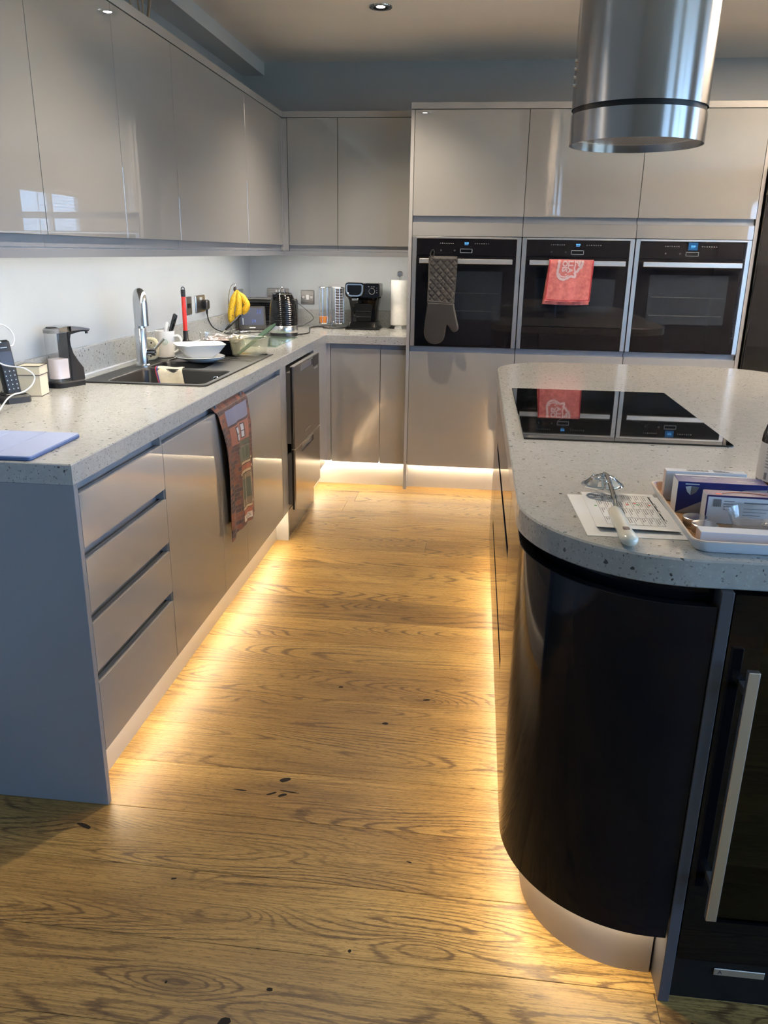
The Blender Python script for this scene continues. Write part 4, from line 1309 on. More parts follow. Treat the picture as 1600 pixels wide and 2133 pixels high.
def build_mug():
    z0 = H + 0.005
    t = T('mug', 'white mug holding black handled knives by the tap', 'mug', (0.128, 1.80, z0), 0.0)
    pr = [(0.0, .004), (.034, .0), (.037, .003), (.0385, .03), (.0425, .112), (.0430, .115), (.0405, .115), (.036, .03), (.034, .008), (0.0, .007)]
    part('cup', MB().lathe(pr, 40, cap0=False, cap1=False), 'white', t)
    part('handle', MB().tube(bezier([(.040, 0, .092), (.060, 0, .094), (.072, 0, .078), (.068, 0, .050), (.052, 0, .028), (.0385, 0, .022)], 6), 0.0055, 12), 'white', t)
    lg = MB()
    for r_ in (0.013, 0.008): lg.lathe([(r_, 0.0), (r_ - .0022, 0.0)], 24, mat=frame((.0132, -.0402, .070), (.94, .32, 0), (0, 0, 1)), cap0=False, cap1=False)
    part('print', lg, pm('sage_print', (0.36, 0.52, 0.42), 0.5), t, smooth=0)
    for i, (x, y, dx, dy, ln, mt) in enumerate([(-.012, .006, .055, .015, .175, 'blackgloss'), (-.004, -.010, .062, .010, .172, 'blackgloss'), (-.022, -.004, .035, .008, .14, 'whiteplastic')]):
        k = T('knife' if i < 2 else 'spoon', ('black handled knife standing in the white mug, left one', 'black handled knife standing in the white mug, right one', 'white utensil handle standing in the white mug behind the knives')[i], 'knife' if i < 2 else 'utensil', (0.128 + x, 1.80 + y, z0 + .012))
        p0, p1 = Vector((0, 0, 0)), Vector((dx, dy, ln))
        part('blade', MB().tube([p0, p0.lerp(p1, .5)], 0.0028, 8), 'chrome_sat', k)
        hm = MB().tube([p0.lerp(p1, q) for q in (.5, .56, .8, .97, 1.0)], [.004, .0062, .0072, .0066, .004], 10)
        part('handle', hm, mt, k)
build_mug()

def build_sponge():
    z0 = H + 0.005
    t = T('sponge', 'grey scouring sponge with yellow backing leaning behind the tap', 'sponge', (0.098, 1.695, z0), 0.25)
    ti = Matrix.Rotation(math.radians(-6), 4, 'X')
    n = 16
    pl = [(0.036 * math.copysign(abs(math.cos(a)) ** .6, math.cos(a)), 0.047 + .047 * math.copysign(abs(math.sin(a)) ** .6, math.sin(a))) for a in [2 * PI * k / n for k in range(n)]]
    fm = Matrix.Rotation(PI / 2, 4, 'X')
    part('scourer', MB().prism(pl, 0.0, 0.026, 0.004, mat=fm), 'sponge', t)
    part('backing', MB().prism(pl, -0.020, -0.0005, 0.003, mat=fm), 'spongeyellow', t)
    hs = MB()
    for x, z in ((.012, .075), (.018, .042), (-.010, .055), (.006, .018)): hs.cyl((x, -.0262, z), (x, -.0268, z), .0042, 8)
    part('hole', hs, 'edgebrown', t, smooth=0, kind='stuff')
build_sponge()

def plate(z, r, name, label, x, y, tilt=0):
    pr = [(0.0, .002), (r * .55, .0), (r * .6, .001), (r * .97, .014), (r, .0165), (r * .985, .018), (r * .9, .013), (r * .58, .0045), (0.0, .004)]
    t = T(name, label, 'plate', (x, y, z))
    o = part('dish', MB().lathe(pr, 48, cap0=False, cap1=False), 'white', t)
    return t
plate(H + 0.005, 0.094, 'plate', 'lower white plate under the bowl on the sink', 0.327, 1.70)
plate(H + 0.0125, 0.104, 'plate', 'upper white plate directly under the square white bowl', 0.322, 1.69)
def build_bowl():
    t = T('bowl', 'square white china bowl stacked on white plates at the sink', 'bowl', (0.318, 1.70, H + 0.0172), 0.5)
    rings = []
    for s, z, rr in ((.040, .0, .3), (.045, .003, .3), (.075, .024, .35), (.100, .052, .42), (.1045, .058, .42), (.1015, .058, .42), (.072, .027, .35), (.040, .007, .3), (.004, .006, .3)):
        pl = rrect(-s, s, -s * .86, s * .86, s * rr, 6)
        rings.append([(x, y, z + .006 * (abs(x) + abs(y)) / .2 * (z / .058)) for x, y in pl])
    part('dish', MB().loft(rings, True, True, True), 'white', t, smooth=50)
build_bowl()

def build_plunger():
    t = T('plunger', 'small sink plunger with red shaft standing behind the mug', 'plunger', (0.073, 2.20, H))
    part('cup', MB().lathe([(.048, 0), (.050, .003), (.046, .018), (.030, .032), (.018, .036), (.0, .036)], 32, cap0=True, cap1=False), 'blacksatin', t)
    part('socket', MB().lathe([(.0, .030), (.0155, .036), (.0125, .045), (.0120, .082), (.0, .083)], 20, cap0=False, cap1=False), 'black', t)
    part('shaft', MB().lathe([(.0, .083), (.0102, .083), (.0102, .242), (0, .243)], 20, cap0=False, cap1=False), 'red', t)
    part('grip', MB().lathe([(.0108, .2425), (.0112, .270), (.0105, .276), (.0, .277)], 20, cap0=True, cap1=False), 'black', t)
    part('hanging_loop', MB().tube([(.0085 * math.cos(a), 0, .277 + .011 * math.sin(a)) for a in [PI * k / 10 for k in range(11)]], .0022, 8), 'black', t)
build_plunger()

def plate_socket(name, label, org, ex, ey, w, h, plug=None, kind='double'):
    t = T(name, label, 'socket', tuple(org))
    fr = frame((0, 0, 0), ex, ey)
    part('face_plate', MB().prism(rrect(-w / 2, w / 2, -h / 2, h / 2, .006, 3), 0.0, 0.007, 0.003, mat=fr), 'socket', t)
    def b(x0, x1, y0, y1, z, m, nm): part(nm, MB().box(x0, x1, y0, y1, 0.0071, 0.0071 + z, 0.0004, mat=fr), m, t)
    if kind == 'double':
        for s in (-.034, .034):
            b(s - .002, s + .002, .004, .012, .0004, 'black', 'pin_hole')
            b(s - .011, s - .005, -.016, -.012, .0004, 'black', 'pin_hole')
            b(s + .005, s + .011, -.016, -.012, .0004, 'black', 'pin_hole')
            b(math.copysign(.010, s) - .005, math.copysign(.010, s) + .005, .020, .034, .003, 'whiteplastic', 'switch')
    elif kind == 'aerial':
        for s in (-.026, .026):
            part('outlet', MB().lathe([(.0065, .0071), (.006, .011), (.003, .0112), (.003, .008)], 20, mat=fr @ Matrix.Translation((s, 0, 0)), cap0=False, cap1=False), 'whiteplastic', t)
        b(-.008, .010, -.015, .015, .002, 'whiteplastic', 'outlet')
    elif kind == 'switch':
        b(-.018, -.004, -.012, .012, .004, 'blacksatin', 'switch')
        b(.004, .018, -.012, .012, .004, 'blacksatin', 'switch')
    return t
EX, EZ = (0, 1, 0), (0, 0, 1)
plate_socket('switch_plate', 'steel switch plate on the left wall behind the red shaft', (0.0002, 2.452, 1.091), EX, EZ, 0.088, 0.090, kind='switch')
plate_socket('wall_socket', 'steel double socket with a black plug on the left wall', (0.0002, 2.632, 1.091), EX, EZ, 0.146, 0.090)
plate_socket('wall_socket', 'steel socket on the left wall partly behind the bananas', (0.0002, 3.36, 1.091), EX, EZ, 0.146, 0.090)
plate_socket('wall_socket', 'steel double socket on the back wall above the toaster', (0.185, D - 0.0002, 1.093), (1, 0, 0), EZ, 0.146, 0.088)
plate_socket('aerial_socket', 'steel aerial outlet plate on the back wall right of kettle', (0.379, D - 0.0002, 1.084), (1, 0, 0), EZ, 0.088, 0.090, kind='aerial')
def build_plug():
    t = T('plug', 'black mains plug and cable in the left wall socket', 'plug', (0.0075, 2.668, 1.085))
    part('plug_body', MB().prism(rrect(-.024, .024, -.026, .026, .011, 4), 0.0, 0.030, 0.006, mat=frame((0, 0, 0), EX, EZ)), 'black', t)
    part('cable_sleeve', MB().tube([(.018, 0, -.020), (.019, .0, -.050)], [.007, .0045], 10), 'black', t)
    path = bezier([(.019, 0, -.050), (.022, .02, -.090), (.030, .07, -.130), (.055, .16, -.160), (.075, .22, -.1735), (.120, .30, -.1735), (.2, .36, -.1735), (.27, .30, -.1735), (.30, .26, -.1735)], 7)
    part('cable', MB().tube(path, .0034, 8), 'black', t)
build_plug()

def build_draining():
    t = T('black_tub', 'black plastic food tub with crumpled film standing behind the plates', 'tub', (0.318, 2.035, H + 0.005), 0.12)
    rings = [[(x, y, z) for x, y in rrect(-.072 - f, .072 + f, -.10 - f, .10 + f, .018, 4)] for f, z in ((-.012, 0), (0.0, .052), (.004, .056), (.001, .056), (-.014, .004))]
    part('tub', MB().loft(rings, True, True, True), 'blacksatin', t)
    def film(u, v):
        return (-.085 + .17 * u, -.115 + .23 * v, .0585 + .016 * noise.noise((u * 3.1, v * 3.7, .3)) + .010 * noise.noise((u * 8, v * 9, 2)) + .008)
    f = part('film', MB().sheet(film, 22, 26), 'film', t, smooth=0)
    part('card_sleeve', MB().box(-.070, .035, -.04, .085, .0572, .0592), 'pinkcard', t, smooth=0)
    t = T('clear_pot', 'small clear plastic pot with brown scraps behind the black tub', 'pot', (0.145, 2.36, H))
    part('pot', MB().lathe([(.0, .001), (.044, .0), (.050, .006), (.055, .058), (.057, .060), (.0535, .060), (.046, .006), (.0, .004)], 36, cap0=False, cap1=False), 'plasticclear', t)
    sc = MB()
    for i, (x, y, s) in enumerate([(.004, 0, .014), (.018, -.012, .013), (-.014, .010, .012), (.012, .016, .012)]):
        sc.box(x - s, x + s, y - s, y + s, .005, .005 + s * 1.7, .004, 2)
    part('scraps', sc, 'corky', t, kind='stuff')
    k = T('knife', 'black and steel knife handle sticking out of the small clear pot', 'knife', (0.150, 2.36, H + 0.010))
    part('blade', MB().tube([(0, 0, 0), (.040, .10, .055)], .004, 8), 'chrome_sat', k)
    part('handle', MB().tube([(.040, .10, .055), (.048, .12, .066), (.085, .215, .118), (.088, .222, .122)], [.0045, .0065, .0075, .005], 10), 'blackgloss', k)
    t = T('clear_container', 'yellowish clear square container on the sink drainer', 'container', (0.462, 1.958, H + 0.0055), -0.10)
    rings = [[(x, y, z) for x, y in rrect(-.066 - f, .066 + f, -.072 - f, .072 + f, .02, 5)] for f, z in ((-.010, 0), (-.004, .004), (.006, .074), (.0085, .078), (.006, .078), (.003, .074), (-.008, .006), (-.03, .004))]
    part('box', MB().loft(rings, True, False, True), 'boxclear', t)
    part('rim', MB().prism(rrect(-.0765, .0765, -.0825, .0825, .022, 5), .0745, .0785, holes=[list(reversed(rrect(-.0715, .0715, -.0775, .0775, .02, 5)))]), 'boxclear', t)
    k = T('spatula', 'dark green blade shaped spatula leaning in the clear container', 'spatula', (0.418, 1.925, H + 0.012))
    d = Vector((.10, .34, .118)).normalized()
    ln = .35
    sd = Vector((.90, -.30, .05)).normalized()
    rings = []
    for q, w in ((0, .006), (.10, .011), (.4, .014), (.62, .017), (.82, .017), (.95, .011), (1, .003)):
        c = d * ln * q
        nn = d.cross(sd).normalized() * .0018
        rings.append([c + sd * w + nn, c - sd * w + nn, c - sd * w - nn, c + sd * w - nn])
    part('blade', MB().loft(rings), 'greenblade', k)
    g = part('glass_board', MB().prism([(0.235, 2.32), (0.492, 2.32), (0.492, 2.815), (0.235, 2.815)], H + 0.0005, H + 0.0045, 0.001), 'glassgreen')
    tag(g, 'greenish glass chopping board lying on the worktop before the kettle', 'chopping board')
build_draining()

def build_bananas():
    t = T('banana_stand', 'thin chrome wire banana hook on a round base', 'stand', (0.094, 3.035, H))
    part('base', MB().lathe([(.0, .0), (.060, .0), (.062, .003), (.058, .008), (.02, .012), (.0, .012)], 40, cap0=False, cap1=False), 'chrome_sat', t)
    ln = [(-.054, .012, .008), (-.062, .012, .06), (-.066, .010, .14), (-.062, .008, .20), (-.048, .004, .25), (-.030, 0, .272), (-.018, 0, .268), (-.013, 0, .252)]
    part('hook', MB().tube(bezier(ln, 6), .0030, 10), 'chrome', t)
    b = T('banana_bunch', 'bunch of three ripe speckled bananas hanging from the hook', 'bananas', (0.081, 3.033, H + .254))
    part('stalk', MB().tube([(-.004, 0, .002), (-.006, 0, -.012), (.004, 0, -.030)], [.0085, .009, .008], 10), 'edgebrown', b)
    for k, (x1, x2, x3, dy, zl) in enumerate(((-.012, -.024, -.026, -.028, -.208), (.018, .022, .004, -.020, -.172), (.036, .058, .034, .012, -.150))):
        pts = bezier([(.002 + .004 * k, 0, -.016), (.004 + x1 * .5, dy * .5, -.036), (x1, dy, zl * .38), (x2, dy * 1.1, zl * .64), ((x2 + x3) / 2, dy, zl * .86), (x3, dy * .8, zl)], 5)
        n = len(pts)
        rr = [0.0055 + 0.0140 * min(1, max(0, (i / (n - 1) - .10) / .25)) * (1 if i / (n - 1) < .82 else max(.2, 1 - (i / (n - 1) - .82) / .2)) for i in range(n)]
        part('banana', MB().tube(pts, rr, 9), 'banana', b, smooth=60)
        part('tip', MB().tube([pts[-1], pts[-1] + Vector((0, 0, -.006))], [.0045, .0035], 8), 'edgebrown', b)
build_bananas()

def build_weather():
    t = T('weather_station', 'dark grey weather display showing 23 leaning in front of the toaster', 'display', (0.128, 3.19, H), math.radians(20))
    m_ = Matrix.Rotation(math.radians(-16), 4, 'X')
    fm = m_ @ frame((0, 0, 0.001), (1, 0, 0), (0, 0, 1))
    c = part('case', MB().prism(rrect(-.083, .083, 0.0, .142, .010, 4), -.018, .004, .003, mat=fm), 'darkgrey', t)
    part('screen', MB().box(-.070, .070, .028, .130, .0041, .0048, mat=fm), 'screen', t, smooth=0)
    for txt, x, y, s in (('23', .042, .106, .030), ('59', .010, .050, .026)):
        part('digits', text_mb(txt, s, fm @ Matrix.Translation((x, y, .0052))), 'lcd', t, smooth=0)
    part('light_patch', MB().box(-.058, -.052, .03, .07, .0049, .0051, mat=fm), 'silverprint', t, smooth=0)
    part('lettering', text_mb('Lifetime', .012, fm @ Matrix.Translation((0, .012, .0046))) if False else MB().box(-.018, .018, .009, .0145, .0041, .0046, mat=fm), 'silverprint', t, smooth=0)
    part('stand', MB().box(-.045, .045, .010, .070, 0.0, .004, .001), 'darkgrey', t)
build_weather()

def build_breadbin():
    t = T('toaster', 'black ribbed toaster with steel top in the far corner', 'toaster', (0.185, 3.43, H), 0.0)
    x0, x1, y0, y1 = -.150, .150, -.085, .105
    body = MB().box(x0, x1, y0, y1, .018, .170, .012, 3)
    part('body', body, 'black', t)
    for i in range(10):
        z = .032 + i * .0130
        part('rib', MB().tube([(x0 + .004, y0 - .0005, z), (x1 - .004, y0 - .0005, z)], .0042, 8), 'blackgloss', t)
    part('top_plate', MB().box(x0 + .002, x1 - .002, y0 + .004, y1 - .004, .170, .177, .003), 'steelx', t)
    sl = MB()
    for y in (-.03, .04): sl.box(x0 + .04, x1 - .04, y - .014, y + .014, .1768, .1774)
    part('slots', sl, 'black', t, smooth=0)
    part('base', MB().box(x0 + .006, x1 - .006, y0 + .006, y1 - .006, .0, .018), 'chrome_sat', t, smooth=0)
    part('lever', MB().box(x1 - .06, x1 - .03, y0 - .016, y0 - .004, .018, .030, .002), 'black', t)
build_breadbin()

def build_kettle():
    t = T('kettle', 'black ribbed kettle with steel band standing on the left worktop', 'kettle', (0.389, 2.91, H))
    part('power_base', MB().lathe([(.0, .0), (.078, .0), (.080, .003), (.078, .018), (.0, .019)], 48, cap0=False, cap1=False), 'black', t)
    part('steel_band', MB().lathe([(.0, .020), (.0805, .020), (.0812, .022), (.0808, .058), (.0795, .060)], 64, cap0=False, cap1=False), 'chrome_sat', t)
    pr = []
    n = 15
    for i in range(n * 6 + 1):
        f = i / (n * 6)
        z = .060 + f * .163
        r = .0795 - .005 * f - .020 * f ** 5
        pr.append((r + .0011 * abs(math.sin(PI * f * n)), z))
    pr += [(.0535, .226), (.050, .233)]
    part('body', MB().lathe(pr, 64, cap0=False, cap1=False), 'blackgloss', t, smooth=50)
    part('lid', MB().lathe([(.0525, .229), (.050, .235), (.030, .239), (.0, .240)], 40, cap0=False, cap1=False), 'blackgloss', t)
    part('lid_ring', MB().lathe([(.0525, .2275), (.054, .230), (.0525, .233)], 48, cap0=False, cap1=False), 'chrome', t)
    part('lid_handle', MB().tube([(.013 * math.cos(a), -.004, .238 + .026 * math.sin(a)) for a in [PI * k / 12 for k in range(13)]], .0042, 10), 'chrome', t)
    sp = [[(x, y, z) for x, y in ((-.05, -.018 * q), (-.05 - .034 * q, 0), (-.05, .018 * q))] for q, z in ((.25, .16), (.6, .20), (.8, .224), (.75, .228))]
    part('spout', MB().loft(sp, mat=Matrix.Rotation(math.radians(56), 4, 'Z')), 'blackgloss', t)
    hd = bezier([(-.012, .050, .224), (-.020, .088, .222), (-.028, .122, .190), (-.030, .128, .12), (-.026, .110, .075), (-.018, .076, .062)], 6)
    part('handle', MB().tube(hd, .011, 12), 'blackgloss', t)
    c = part('power_cable', MB().tube(bezier([(0.462, 2.95, H + .004), (0.50, 3.06, H + .004), (0.47, 3.25, H + .004), (0.44, 3.40, H + .0034), (0.47, 3.50, H + .0034), (0.53, 3.535, H + .0034), (.58, 3.56, H + .0034)], 8), .0033, 8), 'black')
    tag(c, 'black kettle cable snaking across the worktop to the pod rack', 'cable')
    c = part('thin_cable', MB().tube(bezier([(0.285, 3.607, 1.06), (0.33, 3.588, 1.04), (0.40, 3.575, .99), (0.425, 3.578, .955), (0.39, 3.56, .925), (0.36, 3.5, H + .002), (0.33, 3.45, H + .002)], 8), .0018, 6), 'black')
    tag(c, 'thin black cable hanging down the back wall behind the kettle', 'cable')
build_kettle()

def build_pods():
    t = T('pod_rack', 'chrome wire carousel rack for coffee pods', 'rack', (0.565, 3.470, H))
    part('base', MB().lathe([(.0, .0), (.052, .0), (.054, .004), (.046, .008), (.0, .012)], 36, cap0=False, cap1=False), 'chrome_sat', t)
    part('post', MB().cyl((0, 0, .012), (0, 0, .246), .0045, 12), 'wire', t)
    part('top_plate', MB().lathe([(.0, .246), (.020, .246), (.0, .249)], 20, cap0=False, cap1=False), 'wire', t)
    rr = .056
    for k in range(3):
        a0 = -.42 + k * 2 * PI / 3
        ccx, ccy = rr * math.cos(a0), rr * math.sin(a0)
        for q in (-1.9, -.9, .9, 1.9):
            x, y = ccx + .030 * math.cos(a0 + q), ccy + .030 * math.sin(a0 + q)
            part('upright', MB().tube([(x, y, .030), (x, y, .247)], .0021, 8), 'wire', t)
        part('top_ring', MB().tube([(ccx + .030 * math.cos(a0 + q), ccy + .030 * math.sin(a0 + q), .247) for q in [-1.9 + 3.8 * i / 14 for i in range(15)]] + [(0, 0, .247)], .0020, 6), 'wire', t)
        part('bottom_ring', MB().tube([(ccx + .030 * math.cos(a0 + q), ccy + .030 * math.sin(a0 + q), .030) for q in [-1.9 + 3.8 * i / 14 for i in range(15)]] + [(0, 0, .030)], .0022, 6), 'wire', t)
    a0 = -.42
    ccx, ccy = 0.565 + rr * math.cos(a0), 3.470 + rr * math.sin(a0)
    pod = None
    for i in range(13):
        z = H + .0325 + i * .0163
        lab = 'foil topped coffee pod, %s from the bottom of the right rack column' % ('lowest one', 'second', 'third', 'fourth', 'fifth', 'sixth', 'seventh', 'eighth', 'ninth', 'tenth', 'eleventh', 'twelfth', 'topmost, thirteenth')[i]
        if pod is None:
            pod = T('coffee_pod', lab, 'coffee pod', (ccx, ccy, z), group='coffee pods in the rack')
            part('foil', MB().lathe([(.0, .0150), (.0255, .0150), (.0265, .0142), (.0262, .0128)], 24, cap0=False, cap1=False), 'silverprint', pod)
            part('cup', MB().lathe([(.0, .0), (.018, .0), (.0235, .0128)], 20, cap0=False, cap1=False), pm('mauve_pod', (0.24, 0.19, 0.20), 0.4), pod)
        else:
            dup(pod, (ccx, ccy, z), label=lab)
    a1 = -.42 + 4 * PI / 3
    cx, cy = 0.565 + rr * math.cos(a1), 3.470 + rr * math.sin(a1)
    o = T('coffee_pod', 'bright orange coffee pod at the bottom of the left column of the wire rack', 'coffee pod', (cx, cy, H + .0325))
    part('cup', MB().lathe([(.0, .0), (.021, .0), (.0225, .004), (.0265, .034), (.0275, .036), (.0, .038)], 24, cap0=False, cap1=False), 'orange', o)
    part('foil_rim', MB().lathe([(.0278, .036), (.0282, .0375), (.0, .039)], 24, cap0=False, cap1=False), 'orange', o)
build_pods()

def build_coffee():
    t = T('coffee_machine', 'black pod coffee machine with chrome ringed front', 'coffee machine', (0.772, 3.475, H))
    # local: front faces -y
    part('drip_base', MB().prism(rrect(-.108, .108, -.108, .095, .02, 5), 0.0, .016, .010), 'blackgloss', t)
    rings = [[(x, y, z) for x, y in rrect(-w, w, y0, .09, .012, 3)] for w, y0, z in ((.094, -.090, .014), (.086, -.070, .045))]
    part('drip_tray', MB().loft(rings), 'blackgloss', t)
    rings = [[(x, y, z) for x, y in rrect(-w, w, y0, .09, .016, 4)] for w, y0, z in ((.080, -.040, .04), (.083, -.030, .11), (.094, -.040, .175), (.100, -.055, .19))]
    part('column', MB().loft(rings), 'blackgloss', t)
    part('water_tank_panel', MB().loft([[(x, y, z) for x, y in ((-w, y0), (w, y0), (w, y0 + .004), (-w, y0 + .004))] for w, y0, z in ((.045, -.0465, .05), (.052, -.0375, .11), (.058, -.0385, .15))]), 'black', t)
    for k, z in enumerate((.072, .105, .150)):
        part('moulded_ridge', MB().box(-.045, .045, -.053 + (.004 if k else 0), -.040, z, z + .004, .0015), 'darkgrey', t)
    hd = [[(x, z) for x, z in rrect(-.110, .104, .188, .276, (.030, .022, .012, .026), 6)]]
    fm = frame((0, 0, 0), (1, 0, 0), (0, 0, 1))
    part('head', MB().prism(hd[0], -.085, .075, .006, mat=fm), 'blackgloss', t)
    # brew head pod: rounded shield with a chrome ring
    sh = rrect(-.108, .012, .192, .282, (.044, .044, .022, .022), 8)
    part('brew_head', MB().prism(sh, .0755, .098, .008, mat=fm), 'blackgloss', t)
    inn = offset(sh, .0165)
    part('chrome_ring', MB().prism(offset(sh, .006), .0975, .1025, .0015, holes=[list(reversed(inn))], mat=fm), 'chrome', t)
    part('glossy_window', MB().prism(offset(sh, .0168), .0970, .1000, .002, mat=fm), 'blackgloss', t)
    part('spout', MB().prism(rrect(-.066, -.026, .174, .190, .006, 3), .060, .092, .003, mat=fm), 'chrome_sat', t)
    dial = MB().lathe([(.0185, .0), (.0190, .002), (.0170, .003), (.0165, .001)], 36, mat=fm @ Matrix.Translation((.058, .232, .0852)), cap0=False, cap1=False)
    part('start_ring', dial, 'chrome', t)
    part('start_button', MB().lathe([(.0160, .0), (.0155, .002), (.0, .0022)], 32, mat=fm @ Matrix.Translation((.058, .232, .0852)), cap0=False, cap1=False), 'blackgloss', t)
    ic = MB()
    for x in (.034, .052, .066): ic.box(x, x + .009, .2565, .2605, .0851, .0856, mat=fm)
    for z in (.222, .236, .249): ic.box(.086, .091, z, z + .004, .0851, .0856, mat=fm)
    part('icons', ic, 'midgrey', t, smooth=0)
    part('top_strip', MB().box(.018, .098, -.070, .03, .2760, .2785, .001), 'chrome_sat', t)
    c = part('coffee_cable', MB().tube(bezier([(0.690, 3.50, H + .034), (0.672, 3.49, H + .02), (0.655, 3.47, H + .0034), (0.63, 3.415, H + .0034), (0.575, 3.395, H + .0034), (0.52, 3.42, H + .0034)], 8), .0033, 8), 'black')
    tag(c, 'black coffee machine cable lying round the foot of the pod rack', 'cable')
build_coffee()

def build_roll():
    t = T('kitchen_roll_holder', 'satin steel kitchen roll holder beside the oven housing', 'holder', (0.990, 3.520, H))
    n = 10
    base = [[((r * math.cos(2 * PI * k / n)), (r * math.sin(2 * PI * k / n)), z) for k in range(n)] for r, z in ((.078, 0), (.080, .003), (.056, .024))]
    part('base', MB().loft(base), 'chrome_sat', t, smooth=20)
    part('rod', MB().cyl((0, 0, .024), (0, 0, .318), .006, 16), 'chrome_sat', t)
    kn = rrect(-.017, .017, .318, .350, (.006, .006, .012, .012), 4)
    part('knob', MB().prism(kn, -.014, .014, .005, mat=frame((0, 0, 0), (1, 0, 0), (0, 0, 1)), bevb=.005), 'chrome_sat', t)
    k = T('kitchen_roll', 'white embossed kitchen paper roll on the steel holder', 'kitchen roll', (0.990, 3.520, H + .0245))
    part('paper', MB().lathe([(.022, .0), (.0555, .0), (.0558, .002), (.0558, .270), (.0555, .272), (.022, .272), (.020, .27), (.020, .002)], 48, cap0=False, cap1=False), 'tissue', k)
    part('loose_edge', MB().sheet(lambda u, v: ((.0562 + .0004 * u) * math.cos(-2.2 + u * .5), (.0562 + .0004 * u) * math.sin(-2.2 + u * .5), .001 + .27 * v), 6, 2), 'tissue', k)
build_roll()

def build_reeds():
    t = T('reed_vase', 'small vase of dry reeds standing on top of the wall units', 'vase', (0.15, 1.745, 2.1212))
    part('vase', MB().lathe([(.0, .0), (.022, .0), (.030, .02), (.030, .05), (.016, .075), (.014, .075), (.0, .01)], 24, cap0=False, cap1=False), 'darkgrey', t)
    for i, (dx, dy) in enumerate(((-.05, -.03), (-.02, .0), (.01, -.02), (.03, .03), (.015, .045))):
        part('reed', MB().tube([(dx * .1, dy * .1, .01), (dx * .7, dy * .7, .13), (dx, dy, .19)], [.0028, .0036, .003], 8), 'reed', t)
build_reeds()

# ================================================================ towels and mitt
def brick_print():
    mt, nt, p = new_mat('brick_printed_cotton')
    t = N(nt, 'ShaderNodeTexCoord').outputs['Object']
    b = N(nt, 'ShaderNodeTexBrick')
    nt.links.new(mapping(nt, t, (1, 1, 1), (0, 0, 0), (0, 0, 0)), b.inputs['Vector'])
    sx = N(nt, 'ShaderNodeSeparateXYZ')
    nt.links.new(t, sx.inputs[0])
    c = N(nt, 'ShaderNodeCombineXYZ')
    nt.links.new(sx.outputs[1], c.inputs[0])
    nt.links.new(sx.outputs[2], c.inputs[1])
    nt.links.new(c.outputs[0], b.inputs['Vector'])
    b.inputs['Scale'].default_value = 1.0
    b.inputs['Brick Width'].default_value = 0.036
    b.inputs['Row Height'].default_value = 0.0155
    b.inputs['Mortar Size'].default_value = 0.0012
    b.inputs['Bias'].default_value = 0.3
    b.inputs['Color1'].default_value = (0.22, 0.075, 0.042, 1)
    b.inputs['Color2'].default_value = (0.035, 0.022, 0.025, 1)
    b.inputs['Mortar'].default_value = (0.10, 0.075, 0.065, 1)
    n = noise_tex(nt, t, 300, 3)
    nt.links.new(mixc(nt, 0.5, b.outputs[0], ramp(nt, n, [(0.3, (.4,) * 3), (.7, (1.2,) * 3)]), 'MULTIPLY'), p.inputs['Base Color'])
    p.inputs['Roughness'].default_value = 0.95
    return mt

